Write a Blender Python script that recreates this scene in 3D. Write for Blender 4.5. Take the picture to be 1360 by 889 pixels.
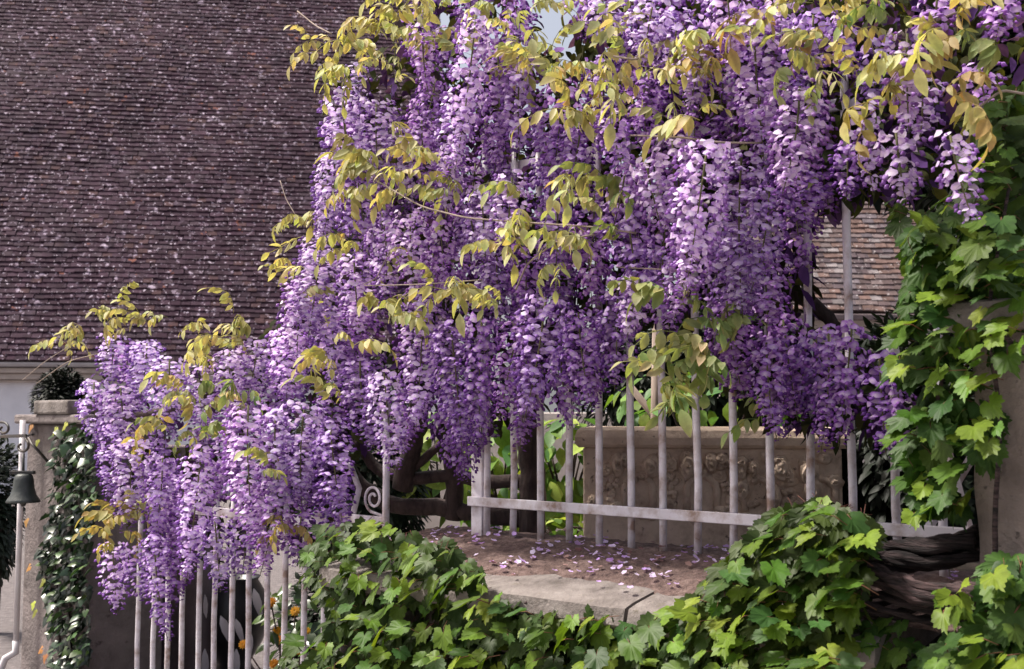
import bpy, math, random
import numpy as np
from mathutils import Vector, Matrix, Euler, noise
R = math.radians
random.seed(7); rng = np.random.default_rng(7)
SC = bpy.context.scene
COL = SC.collection
for o in list(bpy.data.objects): bpy.data.objects.remove(o)

# ------------------------------------------------------------------ camera, sky, sun, exposure
EYE = 1.55; FPX = 1500.0; PITCH = math.atan((553 - 444.5) / FPX)
cam = bpy.data.cameras.new('camera'); cam_o = bpy.data.objects.new('camera', cam); COL.objects.link(cam_o)
cam.sensor_width = 36; cam.lens = 36 * FPX / 1360
cam_o.location = (0, 0, EYE); cam_o.rotation_euler = (math.pi / 2 + PITCH, 0, 0)
cam.clip_start = 0.05; cam.clip_end = 800
cam.dof.use_dof = True; cam.dof.focus_distance = 3.7; cam.dof.aperture_fstop = 7.0
SC.camera = cam_o
SUN_EL, SUN_AZ = R(58), R(-82)          # azimuth measured from +Y towards +X: the sun stands to the left
W = bpy.data.worlds.new('World'); SC.world = W; W.use_nodes = True
nt = W.node_tree; nt.nodes.clear()
sky = nt.nodes.new('ShaderNodeTexSky'); sky.sky_type = 'NISHITA'; sky.sun_disc = False
sky.sun_elevation = SUN_EL; sky.sun_rotation = SUN_AZ
sky.dust_density = 9.0; sky.air_density = 0.8; sky.ozone_density = 0.6
bg = nt.nodes.new('ShaderNodeBackground'); bg.inputs[1].default_value = 0.14
wo = nt.nodes.new('ShaderNodeOutputWorld')
hz = nt.nodes.new('ShaderNodeMix'); hz.data_type = 'RGBA'; hz.inputs[0].default_value = 0.32      # thin even haze over the whole sky
hz.inputs[7].default_value = (4.0, 4.0, 4.1, 1)
nt.links.new(sky.outputs[0], hz.inputs[6]); nt.links.new(hz.outputs[2], bg.inputs[0]); nt.links.new(bg.outputs[0], wo.inputs[0])
sl = bpy.data.lights.new('sun', 'SUN'); sl.energy = 4.0; sl.angle = R(7); sl.color = (1.0, 0.94, 0.86)
so = bpy.data.objects.new('sun', sl); COL.objects.link(so)
sd = Vector((math.sin(SUN_AZ) * math.cos(SUN_EL), math.cos(SUN_AZ) * math.cos(SUN_EL), math.sin(SUN_EL)))
so.rotation_euler = sd.to_track_quat('Z', 'Y').to_euler(); so.location = (-6, -2, 8)
SC.view_settings.view_transform = 'Standard'; SC.view_settings.look = 'None'
SC.view_settings.exposure = 0.70; SC.view_settings.gamma = 1.0
SC.render.engine = 'CYCLES'
SC.cycles.use_denoising = True
SC.cycles.max_bounces = 7; SC.cycles.diffuse_bounces = 4; SC.cycles.transmission_bounces = 4; SC.cycles.transparent_max_bounces = 4

# ------------------------------------------------------------------ geometry of the place
def ray(px, py):
    x = (px - 680) / FPX; v = -(py - 444.5) / FPX
    c, s = math.cos(PITCH), math.sin(PITCH)
    return Vector((x, c - v * s, s + v * c))
CAMP = Vector((0, 0, EYE))
def at(px, py, Y):                       # point at distance Y in front of the eye
    r = ray(px, py); return CAMP + r * (Y / r.y)
ANG = math.atan(1725 / FPX)
FD = Vector((-math.sin(ANG), math.cos(ANG), 0))       # along the fence, towards the gate
FN = Vector((-math.cos(ANG), -math.sin(ANG), 0))      # out of the fence, towards the street
P0 = at(975, 740, 3.42); ZB = P0.z
UP = Vector((0, 0, 1))
FROT = math.atan2(FD.y, FD.x)
def fp(px, py, off=0.0):
    r = ray(px, py)
    t = ((P0 + FN * off) - CAMP).dot(FN) / r.dot(FN)
    return CAMP + r * t
def F(s, off, z): 
    p = P0 + FD * s + FN * off; return Vector((p.x, p.y, z))
def sof(p): return (Vector(p) - P0).dot(FD)
def inpoly(x, y, poly):
    c = False; n = len(poly); j = n - 1
    for i in range(n):
        xi, yi = poly[i]; xj, yj = poly[j]
        if (yi > y) != (yj > y) and x < (xj - xi) * (y - yi) / (yj - yi) + xi: c = not c
        j = i
    return c

# ------------------------------------------------------------------ materials
def newmat(name):
    m = bpy.data.materials.new(name); m.use_nodes = True
    n = m.node_tree; n.nodes.clear()
    out = n.nodes.new('ShaderNodeOutputMaterial'); b = n.nodes.new('ShaderNodeBsdfPrincipled')
    n.links.new(b.outputs[0], out.inputs[0]); return m, n, b, out
def ramp(n, stops):
    r = n.nodes.new('ShaderNodeValToRGB'); e = r.color_ramp.elements
    while len(e) < len(stops): e.new(0.5)
    for k, (p, c) in enumerate(stops): e[k].position = p; e[k].color = (c[0], c[1], c[2], 1)
    return r
def tex(n, scale, detail=5, coord='pos', rough=0.6, stretch=None):
    if coord == 'pos':
        g = n.nodes.new('ShaderNodeNewGeometry'); src = g.outputs['Position']
    else:
        g = n.nodes.new('ShaderNodeTexCoord'); src = g.outputs['Object']
    if stretch:
        mp = n.nodes.new('ShaderNodeMapping'); mp.inputs['Scale'].default_value = stretch
        n.links.new(src, mp.inputs[0]); src = mp.outputs[0]
    t = n.nodes.new('ShaderNodeTexNoise'); t.inputs['Scale'].default_value = scale
    t.inputs['Detail'].default_value = detail; t.inputs['Roughness'].default_value = rough
    n.links.new(src, t.inputs['Vector']); return t
def bump(n, b, h, strength, dist=0.01):
    bp = n.nodes.new('ShaderNodeBump'); bp.inputs['Strength'].default_value = strength; bp.inputs['Distance'].default_value = dist
    n.links.new(h, bp.inputs['Height']); n.links.new(bp.outputs[0], b.inputs['Normal']); return bp
def mixc(n, fac, a, bcol, mode='MIX'):
    m = n.nodes.new('ShaderNodeMix'); m.data_type = 'RGBA'; m.blend_type = mode
    if isinstance(fac, (int, float)): m.inputs[0].default_value = fac
    else: n.links.new(fac, m.inputs[0])
    for sock, v in ((m.inputs[6], a), (m.inputs[7], bcol)):
        if isinstance(v, tuple): sock.default_value = (v[0], v[1], v[2], 1)
        else: n.links.new(v, sock)
    return m.outputs[2]
def rough_mat(name, stops, scale=6, rough=0.85, bstr=0.5, bscale=40, bdist=0.01, spots=None, stretch=None):
    m, n, b, o = newmat(name)
    t = tex(n, scale, 8, stretch=stretch); r = ramp(n, stops); n.links.new(t.outputs[0], r.inputs[0]); c = r.outputs[0]
    if spots:
        t3 = tex(n, spots[0], 4); r3 = ramp(n, [(spots[1], (0, 0, 0)), (spots[1] + 0.06, (1, 1, 1))])
        n.links.new(t3.outputs[0], r3.inputs[0]); c = mixc(n, r3.outputs[0], c, spots[2])
    n.links.new(c, b.inputs['Base Color']); b.inputs['Roughness'].default_value = rough
    t2 = tex(n, bscale, 8, stretch=stretch); bump(n, b, t2.outputs[0], bstr, bdist)
    return m
def leaf_mat(name, transl=0.35, rough=0.45, hue=0.03, val=0.35, tcol=(1.0, 0.95, 0.45), spec=0.4, mult=1.0):
    m, n, b, o = newmat(name)
    a = n.nodes.new('ShaderNodeAttribute'); a.attribute_name = 'col'
    oi = n.nodes.new('ShaderNodeObjectInfo')
    hs = n.nodes.new('ShaderNodeHueSaturation')
    mr = n.nodes.new('ShaderNodeMapRange'); mr.inputs[3].default_value = 0.5 - hue; mr.inputs[4].default_value = 0.5 + hue
    n.links.new(oi.outputs['Random'], mr.inputs[0]); n.links.new(mr.outputs[0], hs.inputs['Hue'])
    wn = n.nodes.new('ShaderNodeTexWhiteNoise'); wn.noise_dimensions = '1D'; n.links.new(oi.outputs['Random'], wn.inputs['W'])
    mr2 = n.nodes.new('ShaderNodeMapRange'); mr2.inputs[3].default_value = mult * (1 - val); mr2.inputs[4].default_value = mult * (1 + val)
    n.links.new(wn.outputs[0], mr2.inputs[0]); n.links.new(mr2.outputs[0], hs.inputs['Value'])
    n.links.new(a.outputs[0], hs.inputs['Color'])
    t = tex(n, 60, 3); r = ramp(n, [(0.3, (0.82, 0.82, 0.82)), (0.7, (1.12, 1.12, 1.12))]); n.links.new(t.outputs[0], r.inputs[0])
    c = mixc(n, 1.0, hs.outputs[0], r.outputs[0], 'MULTIPLY')
    n.links.new(c, b.inputs['Base Color']); b.inputs['Roughness'].default_value = rough
    b.inputs['Specular IOR Level'].default_value = spec
    tr = n.nodes.new('ShaderNodeBsdfTranslucent'); n.links.new(mixc(n, 1.0, c, tcol, 'MULTIPLY'), tr.inputs[0])
    ms = n.nodes.new('ShaderNodeMixShader'); ms.inputs[0].default_value = transl
    n.links.new(b.outputs[0], ms.inputs[1]); n.links.new(tr.outputs[0], ms.inputs[2]); n.links.new(ms.outputs[0], o.inputs[0])
    return m
def attr_mat(name, rough=0.8, scale=25, lo=0.7, hi=1.25, bstr=0.4, bscale=60, spots=None, objvar=0.0):
    m, n, b, o = newmat(name)
    a = n.nodes.new('ShaderNodeAttribute'); a.attribute_name = 'col'
    t = tex(n, scale, 5); r = ramp(n, [(0.3, (lo,) * 3), (0.7, (hi,) * 3)]); n.links.new(t.outputs[0], r.inputs[0])
    c = mixc(n, 1.0, a.outputs[0], r.outputs[0], 'MULTIPLY')
    for sp in (spots or []):
        t3 = tex(n, sp[0], 3); r3 = ramp(n, [(sp[1], (0, 0, 0)), (sp[1] + sp[3], (1, 1, 1))]); n.links.new(t3.outputs[0], r3.inputs[0])
        c = mixc(n, r3.outputs[0], c, sp[2])
    n.links.new(c, b.inputs['Base Color']); b.inputs['Roughness'].default_value = rough
    b.inputs['Specular IOR Level'].default_value = 0.12
    t2 = tex(n, bscale, 5); bump(n, b, t2.outputs[0], bstr, 0.006)
    return m
def paint_mat(name, col, dirt, rough=0.45, scale=9):
    m, n, b, o = newmat(name)
    t = tex(n, scale, 8); r = ramp(n, [(0.34, dirt), (0.42, tuple(0.5 * (a + b_) for a, b_ in zip(col, dirt))), (0.56, col)]); n.links.new(t.outputs[0], r.inputs[0])
    n.links.new(r.outputs[0], b.inputs['Base Color']); b.inputs['Roughness'].default_value = rough
    t2 = tex(n, 70, 4); bump(n, b, t2.outputs[0], 0.25, 0.003); return m

M = {}
M['petal'] = leaf_mat('wisteria_petal', 0.38, 0.6, 0.012, 0.14, (1.0, 0.86, 1.0), 0.2)
M['wleaf'] = leaf_mat('wisteria_leaf', 0.45, 0.5, 0.02, 0.22, (1.0, 0.95, 0.4), 0.3)
M['inner'] = leaf_mat('inner_leaf', 0.25, 0.85, 0.02, 0.22, (1.0, 0.95, 0.4), 0.08)
M['creeper'] = leaf_mat('creeper_leaf', 0.40, 0.5, 0.02, 0.3, (1.0, 1.0, 0.35), 0.3)
M['ivy'] = leaf_mat('ivy_leaf', 0.12, 0.28, 0.02, 0.4, (0.9, 1.0, 0.4), 0.6)
M['dark'] = leaf_mat('evergreen_leaf', 0.10, 0.55, 0.01, 0.2, (0.9, 1.0, 0.4), 0.3)
M['tile'] = attr_mat('roof_tile', 0.8, 9, 0.6, 1.3, 0.6, 45, [(1.1, 0.56, (0.022, 0.013, 0.024), 0.25), (3.2, 0.60, (0.10, 0.068, 0.098), 0.15), (6.0, 0.62, (0.40, 0.32, 0.41), 0.09), (13, 0.62, (0.52, 0.44, 0.53), 0.06), (4.1, 0.68, (0.20, 0.075, 0.055), 0.03), (0.8, 0.50, (0.024, 0.014, 0.020), 0.45)])
M['tile2'] = attr_mat('weathered_roof_tile', 0.8, 9, 0.65, 1.3, 0.6, 45, [(14, 0.62, (0.42, 0.38, 0.38), 0.06), (5, 0.56, (0.11, 0.08, 0.085), 0.12)])
M['stone'] = attr_mat('wall_stone', 0.9, 14, 0.6, 1.3, 0.7, 40)
M['iron'] = paint_mat('white_painted_iron', (0.76, 0.72, 0.78), (0.34, 0.24, 0.20), 0.45, 14)
M['bark'] = rough_mat('vine_bark', [(0.3, (0.022, 0.014, 0.014)), (0.7, (0.085, 0.056, 0.05))], 30, 0.9, 0.9, 60, 0.01, stretch=(1, 1, 0.35))
M['redbark'] = rough_mat('creeper_bark', [(0.38, (0.010, 0.006, 0.007)), (0.62, (0.10, 0.06, 0.062))], 45, 0.95, 1.0, 60, 0.03, stretch=(0.3, 0.3, 2.5))
M['vinebark'] = rough_mat('old_vine_bark', [(0.4, (0.008, 0.005, 0.006)), (0.62, (0.055, 0.036, 0.038))], 45, 0.95, 1.0, 60, 0.03, stretch=(0.3, 0.3, 2.5))
M['render'] = rough_mat('pillar_render', [(0.25, (0.10, 0.078, 0.07)), (0.55, (0.20, 0.16, 0.145)), (0.8, (0.30, 0.245, 0.22))], 7, 0.92, 0.9, 60, 0.012, (22, 0.62, (0.07, 0.055, 0.052)))
M['render_far'] = rough_mat('gate_pillar_render', [(0.3, (0.11, 0.092, 0.09)), (0.7, (0.25, 0.21, 0.205))], 5, 0.92, 0.9, 40, 0.012, (9, 0.60, (0.09, 0.07, 0.068)))
M['coping'] = rough_mat('coping_stone', [(0.25, (0.08, 0.066, 0.06)), (0.5, (0.18, 0.155, 0.145)), (0.8, (0.29, 0.26, 0.245))], 12, 0.9, 0.8, 55, 0.01, (26, 0.62, (0.14, 0.12, 0.10)))
M['litter'] = rough_mat('leaf_litter', [(0.28, (0.05, 0.03, 0.028)), (0.5, (0.14, 0.09, 0.08)), (0.75, (0.27, 0.19, 0.17))], 42, 0.95, 1.0, 120, 0.012)
M['carved'] = rough_mat('carved_limestone', [(0.25, (0.36, 0.26, 0.20)), (0.5, (0.64, 0.50, 0.39)), (0.8, (0.74, 0.60, 0.48))], 13, 0.92, 0.8, 60, 0.008, (20, 0.64, (0.18, 0.13, 0.11)))
M['housewall'] = rough_mat('pale_house_render', [(0.3, (0.62, 0.62, 0.68)), (0.7, (0.74, 0.74, 0.80))], 3, 0.9, 0.3, 40)
M['cornice'] = rough_mat('cornice_stone', [(0.3, (0.36, 0.31, 0.29)), (0.7, (0.50, 0.44, 0.41))], 4, 0.85, 0.3, 30)
M['zinc'] = rough_mat('zinc_gutter', [(0.3, (0.30, 0.28, 0.30)), (0.7, (0.42, 0.40, 0.42))], 4, 0.5, 0.1, 30)
M['blackiron'] = paint_mat('black_wrought_iron', (0.018, 0.018, 0.02), (0.05, 0.03, 0.02), 0.5)
M['bronze'] = rough_mat('bell_bronze', [(0.3, (0.016, 0.020, 0.021)), (0.7, (0.040, 0.048, 0.047))], 14, 0.5, 0.3, 40)
M['whitepaint'] = rough_mat('white_pipe_paint', [(0.3, (0.55, 0.50, 0.52)), (0.7, (0.70, 0.66, 0.68))], 8, 0.55, 0.2, 30)
M['soil'] = rough_mat('garden_soil', [(0.3, (0.03, 0.022, 0.018)), (0.7, (0.09, 0.065, 0.05))], 9, 0.95, 1.0, 40, 0.03)
M['gravel'] = rough_mat('courtyard_gravel', [(0.3, (0.10, 0.085, 0.085)), (0.7, (0.20, 0.175, 0.175))], 18, 0.95, 0.9, 90, 0.02)
M['asphalt'] = rough_mat('pale_street_gravel', [(0.3, (0.26, 0.24, 0.22)), (0.7, (0.40, 0.37, 0.34))], 30, 0.9, 0.8, 150, 0.01)
M['mortar'] = rough_mat('wall_mortar', [(0.3, (0.05, 0.04, 0.036)), (0.7, (0.12, 0.10, 0.09))], 15, 0.95, 0.8, 60)
M['urn'] = rough_mat('black_glazed_urn', [(0.3, (0.012, 0.012, 0.014)), (0.7, (0.022, 0.022, 0.025))], 8, 0.35, 0.1, 30)
M['hidden_wall'] = rough_mat('courtyard_wall_render', [(0.3, (0.10, 0.075, 0.08)), (0.7, (0.17, 0.13, 0.135))], 5, 0.92, 0.6, 50)
M['oldwood'] = rough_mat('weathered_wood', [(0.3, (0.16, 0.12, 0.10)), (0.7, (0.34, 0.27, 0.23))], 20, 0.9, 0.6, 60, 0.006, stretch=(1, 1, 0.2))

# ------------------------------------------------------------------ mesh helpers
class MB:
    def __init__(s): s.v = []; s.f = []; s.c = []
    def add(s, vs, fs, col=(0.5, 0.5, 0.5)):
        b = len(s.v); s.v.extend([tuple(q) for q in vs]); s.f.extend([tuple(i + b for i in f) for f in fs])
        if isinstance(col, list): s.c.extend(col)
        else: s.c.extend([col] * len(vs))
    def box(s, x0, x1, y0, y1, z0, z1, col=(0.5, 0.5, 0.5), mat=None):
        vs = [Vector((x, y, z)) for x in (x0, x1) for y in (y0, y1) for z in (z0, z1)]
        if mat is not None: vs = [mat @ v for v in vs]
        s.add(vs, [(0, 1, 3, 2), (4, 6, 7, 5), (0, 4, 5, 1), (2, 3, 7, 6), (0, 2, 6, 4), (1, 5, 7, 3)], col)
    def tube(s, pts, rad, sides=8, col=(0.5, 0.5, 0.5), caps=True, wob=0.0):
        pts = [Vector(p) for p in pts]; n = len(pts)
        if isinstance(rad, (int, float)): rad = [rad] * n
        vs = []; prev = None
        for i, p in enumerate(pts):
            t = (pts[min(i + 1, n - 1)] - pts[max(i - 1, 0)]).normalized()
            a = prev if prev is not None else (Vector((1, 0, 0)) if abs(t.x) < 0.9 else Vector((0, 1, 0)))
            u = (a - t * a.dot(t)).normalized(); w = t.cross(u); prev = u
            for k in range(sides):
                an = 2 * math.pi * k / sides
                rr = rad[i] * (1 + (random.uniform(-wob, wob) if wob else 0))
                vs.append(p + u * math.cos(an) * rr + w * math.sin(an) * rr)
        fs = [(i * sides + k, i * sides + (k + 1) % sides, (i + 1) * sides + (k + 1) % sides, (i + 1) * sides + k) for i in range(n - 1) for k in range(sides)]
        if caps: fs += [tuple(range(sides))[::-1], tuple((n - 1) * sides + k for k in range(sides))]
        s.add(vs, fs, col)
    def lathe(s, prof, seg=24, center=Vector((0, 0, 0)), col=(0.5, 0.5, 0.5)):
        vs = []
        for r, z in prof:
            for k in range(seg):
                a = 2 * math.pi * k / seg; vs.append(center + Vector((r * math.cos(a), r * math.sin(a), z)))
        fs = [(i * seg + k, i * seg + (k + 1) % seg, (i + 1) * seg + (k + 1) % seg, (i + 1) * seg + k) for i in range(len(prof) - 1) for k in range(seg)]
        s.add(vs, fs, col)
    def ball(s, c, rx, ry, rz, seg=8, rings=5, col=(0.5, 0.5, 0.5)):
        c = Vector(c); vs = []
        for i in range(rings + 1):
            th = math.pi * i / rings
            for k in range(seg):
                a = 2 * math.pi * k / seg
                vs.append(c + Vector((rx * math.sin(th) * math.cos(a), ry * math.sin(th) * math.sin(a), rz * math.cos(th))))
        fs = [(i * seg + k, (i + 1) * seg + k, (i + 1) * seg + (k + 1) % seg, i * seg + (k + 1) % seg) for i in range(rings) for k in range(seg)]
        s.add(vs, fs, col)
    def mesh(s, name, mat, smooth=True):
        me = bpy.data.meshes.new(name); me.from_pydata(s.v, [], s.f)
        at_ = me.attributes.new('col', 'FLOAT_COLOR', 'POINT')
        arr = np.ones((len(s.v), 4), dtype=np.float32); arr[:, :3] = np.array(s.c, dtype=np.float32).reshape(-1, 3)
        at_.data.foreach_set('color', arr.ravel())
        if smooth: me.polygons.foreach_set('use_smooth', [True] * len(me.polygons))
        me.materials.append(mat); me.update(); return me
    def build(s, name, mat, parent=None, smooth=False, bevel=0.0, kind=None):
        o = bpy.data.objects.new(name, s.mesh(name, mat, smooth)); COL.objects.link(o)
        if parent is not None: attach(o, parent)
        if bevel:
            md = o.modifiers.new('bevel', 'BEVEL'); md.width = bevel; md.segments = 2; md.limit_method = 'ANGLE'; md.angle_limit = R(40)
        if kind: o['kind'] = kind
        return o
def world_loc(o):
    p = Vector((0, 0, 0))
    while o is not None: p = p + o.location; o = o.parent
    return p
def attach(o, parent):                   # things are never rotated: local = world - parent's place
    o.parent = parent; o.location = o.location - world_loc(parent)
def tag(o, label, cat, group=None):
    o['label'] = label; o['category'] = cat
    if group: o['group'] = group
    return o
def empty(name, loc, label, cat, group=None):
    o = bpy.data.objects.new(name, None); o.location = loc; o.empty_display_size = 0.1; COL.objects.link(o)
    return tag(o, label, cat, group)
def inst(name, me, loc, rot, scale, parent, base=Vector((0, 0, 0))):
    o = bpy.data.objects.new(name, me); o.parent = parent; o.location = Vector(loc) - base
    o.rotation_euler = rot; o.scale = scale if hasattr(scale, '__len__') else (scale,) * 3
    COL.objects.link(o); return o
def struct(o): o['kind'] = 'structure'; return o
def frame(origin, xdir, ydir=None):      # matrix with x along xdir, z up
    x = xdir.normalized(); z = UP; y = z.cross(x)
    m = Matrix((x, y, z)).transposed().to_4x4(); m.translation = origin; return m
FM = frame(Vector((P0.x, P0.y, 0)), FD)  # local x along the fence, local y: z cross FD
YS = 1 if (UP.cross(FD)).dot(FN) > 0 else -1     # local y * YS = offset towards the street
def fbox(mb, s0, s1, o0, o1, z0, z1, col=(0.5, 0.5, 0.5)):
    a, b = sorted((o0 * YS, o1 * YS)); mb.box(s0, s1, a, b, z0, z1, col, FM)

# ------------------------------------------------------------------ ground
g = MB(); n_ = 40
g.add([(-400, -60, 0), (400, -60, 0), (400, 600, 0), (-400, 600, 0)], [(0, 1, 2, 3)])
struct(g.build('ground', M['gravel']))
g = MB(); fbox(g, -30, 30, 0.95, 6.0, -0.05, 0.004); struct(g.build('street', M['asphalt']))
g = MB(); fbox(g, -30, 30, 0.62, 0.95, -0.05, 0.11); struct(g.build('pavement', M['coping'], bevel=0.015))
# raised garden behind the wall, uneven soil
ZG = ZB - 0.10
g = MB(); nx, ny = 30, 24; vs = []; fs = []
for i in range(nx + 1):
    for j in range(ny + 1):
        s_ = -3.2 + 4.7 * i / nx; off = -0.12 - 5.0 * j / ny
        p = F(s_, off, 0); vs.append((p.x, p.y, ZG + 0.035 * noise.noise(Vector((p.x * 2.2, p.y * 2.2, 1.3)))))
for i in range(nx):
    for j in range(ny):
        a = i * (ny + 1) + j; fs.append((a, a + ny + 1, a + ny + 2, a + 1))
b0 = len(vs)
g.add(vs, fs); 
rim = [i * (ny + 1) + ny for i in range(nx + 1)]; rim2 = [nx * (ny + 1) + j for j in range(ny + 1)]
for ring in (rim, rim2):
    base = len(g.v); g.v += [(g.v[k][0], g.v[k][1], -0.02) for k in ring]; g.c += [(0.5,) * 3] * len(ring)
    g.f += [(ring[k], ring[k + 1], base + k + 1, base + k) for k in range(len(ring) - 1)]
struct(g.build('garden_bed', M['soil'], smooth=True))

# ------------------------------------------------------------------ tiled roofs
TILES = []
def tile_mesh(name, mat, w, l, th, col):
    b = MB(); b.box(-w / 2, w / 2, 0, l, 0, th, col)
    return b.mesh(name, mat, False)
def tile_cols(k, warm):
    out = []
    for i in range(k):
        r = random.random()
        if warm: c = random.choice([(0.10, 0.072, 0.071), (0.14, 0.108, 0.108), (0.085, 0.065, 0.072), (0.19, 0.165, 0.168), (0.14, 0.092, 0.082), (0.13, 0.108, 0.12)])
        elif r < 0.008: c = (0.17, 0.075, 0.06)
        elif r < 0.04: c = (0.075, 0.04, 0.045)
        elif r < 0.5: c = (0.036, 0.017, 0.029)
        elif r < 0.85: c = (0.052, 0.028, 0.043)
        else: c = (0.072, 0.046, 0.062)
        v = random.uniform(0.8, 1.25); out.append(tuple(q * v for q in c))
    return out
def roof(owner, origin, e, pitch, tw, expo, ncol, nrow, mat, seen, warm, nseen_cols):
    """tiles laid row by row; those in the seen block are objects of their own, the rest one mesh"""
    bdir = Vector((-e.y, e.x, 0)); w = bdir * math.cos(pitch) + UP * math.sin(pitch); nr = e.cross(w)
    cols = tile_cols(40, warm); L = expo * 1.55; th = 0.026
    metas = [tile_mesh('tile', mat, tw * 0.965, L, th, c) for c in cols]
    lift = math.atan(0.034 / L)
    mb = MB(); base = owner.location
    # deck under the tiles
    for r_ in range(nrow):
        for c_ in range(ncol):
            x = (c_ + 0.5 * (r_ % 2)) * tw + random.uniform(-0.01, 0.01); y = r_ * expo + random.uniform(-0.012, 0.012) + 0.03 * noise.noise(Vector((c_ * tw * 0.6, r_ * 0.09, 7.7)))
            rot = Matrix((e, w, nr)).transposed() @ Matrix.Rotation(-lift - random.uniform(-0.06, 0.05), 3, 'X') @ Matrix.Rotation(random.gauss(0, 0.03), 3, 'Z')
            sag = 0.07 * noise.noise(Vector((x * 0.35, y * 0.35, 3.1))) + 0.012 * noise.noise(Vector((x * 2.3, y * 2.3, 1.1))) 
            p = origin + e * x + w * y + nr * (0.022 + sag + random.uniform(0, 0.006))
            if seen(r_, c_):
                o = bpy.data.objects.new('tile', random.choice(metas)); o.parent = owner
                m4 = rot.to_4x4(); m4.translation = p; o.matrix_basis = m4; COL.objects.link(o); TILES.append(o)
            else:
                m4 = rot.to_4x4(); m4.translation = p
                mb.box(-tw * 0.4825, tw * 0.4825, 0, L, 0, th, random.choice(cols), m4)
    o = mb.build('upper_tiles', mat, None, kind='stuff'); TILES.append(o)
    return w, nr, bdir

def reroof(owner, deck):                 # the deck stands at the world origin, so tiles keep their own matrices
    for ch in TILES: ch.parent = deck
    TILES.clear()
# main house: long steep roof over a pale wall
e1 = Vector((math.sin(R(81.6)), math.cos(R(81.6)), 0)); eave0 = at(0, 479, 22.0)
house = empty('house', (eave0.x, eave0.y, 0), 'pale rendered house under a huge steep roof of dark purplish brown tiles', 'house')
TW, EX = 0.20, 0.134; start = eave0 - e1 * 2.6
c_lo = int(2.4 / TW); c_hi = c_lo + 29
ncol1 = 58; nrow1 = 88
w1, nr1, b1 = roof(house, start, e1, R(60), TW, EX, ncol1, nrow1, M['tile'], lambda r_, c_: r_ < 10 and c_lo <= c_ < c_hi, False, 29)
Lr = ncol1 * TW; Hs = nrow1 * EX
mbx = frame(start, e1)
g = MB()   # deck and back slope closed as a prism
A0 = start - nr1 * 0.12 - e1 * 0.0; A1 = A0 + e1 * Lr; T0 = A0 + w1 * Hs; T1 = A1 + w1 * Hs
B0 = T0 + b1 * (T0 - A0).dot(b1) - UP * (T0.z - A0.z); B1 = B0 + e1 * Lr
g.add([A0, A1, T1, T0, B0, B1], [(0, 1, 2, 3), (3, 2, 5, 4), (0, 3, 4), (1, 5, 2), (0, 4, 5, 1)])
reroof(house, g.build('roof', M['hidden_wall'], house))
dd = (B0 - A0).length
g = MB(); g.box(0.25, Lr - 0.25, 0.45, dd - 0.4, -start.z, -0.13, mat=mbx); g.build('wall', M['housewall'], house)
g = MB(); g.box(0.1, Lr - 0.1, 0.20, 0.44, -0.36, -0.24, mat=mbx); g.box(0.1, Lr - 0.1, 0.10, 0.44, -0.235, -0.13, mat=mbx)
g.box(0.1, Lr - 0.1, 0.30, 0.44, -0.42, -0.365, mat=mbx); g.build('cornice', M['cornice'], house, bevel=0.02)
g = MB(); pts = []
prof = [(-0.085 * math.cos(a), -0.085 * math.sin(a)) for a in [math.pi * k / 8 for k in range(9)]]
vs = []
for x in (-0.1, Lr + 0.1):
    for (yy, zz) in prof: vs.append(mbx @ Vector((x, yy + 0.0, zz - 0.035)))
    for (yy, zz) in reversed(prof): vs.append(mbx @ Vector((x, yy * 0.88, zz * 0.88 - 0.035)))
k = len(prof) * 2
g.add(vs, [(i, (i + 1) % k, k + (i + 1) % k, k + i) for i in range(k)]); g.build('gutter', M['zinc'], house, smooth=False)

# outbuilding whose lit roof shows through the gap in the flowers
e2 = Vector((math.sin(R(88)), math.cos(R(88)), 0)); ev2 = at(1000, 414, 18.0)
shed = empty('outbuilding', (ev2.x, ev2.y, 0), 'small outbuilding with a weathered pinkish tile roof seen through the fence gap', 'building')
TW2, EX2 = 0.19, 0.122; st2 = ev2 - e2 * 0.6
w2, nr2, b2 = roof(shed, st2, e2, R(52), TW2, EX2, 22, 22, M['tile2'], lambda r_, c_: r_ < 15 and 6 <= c_ < 17, True, 10)
L2 = 22 * TW2; H2 = 22 * EX2; mb2 = frame(st2, e2)
g = MB(); A0 = st2 - nr2 * 0.1; A1 = A0 + e2 * L2; T0 = A0 + w2 * H2; T1 = A1 + w2 * H2
B0 = T0 + b2 * (T0 - A0).dot(b2) - UP * (T0.z - A0.z); B1 = B0 + e2 * L2
g.add([A0, A1, T1, T0, B0, B1], [(0, 1, 2, 3), (3, 2, 5, 4), (0, 3, 4), (1, 5, 2), (0, 4, 5, 1)]); reroof(shed, g.build('roof', M['hidden_wall'], shed))
g = MB(); g.box(0.2, L2 - 0.2, 0.3, (B0 - A0).length - 0.3, -st2.z, -0.1, mat=mb2); g.build('wall', M['cornice'], shed)
g = MB(); g.box(-0.05, L2 + 0.05, -0.10, 0.02, -0.14, -0.04, mat=mb2); g.build('gutter', M['hidden_wall'], shed, bevel=0.02)

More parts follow.
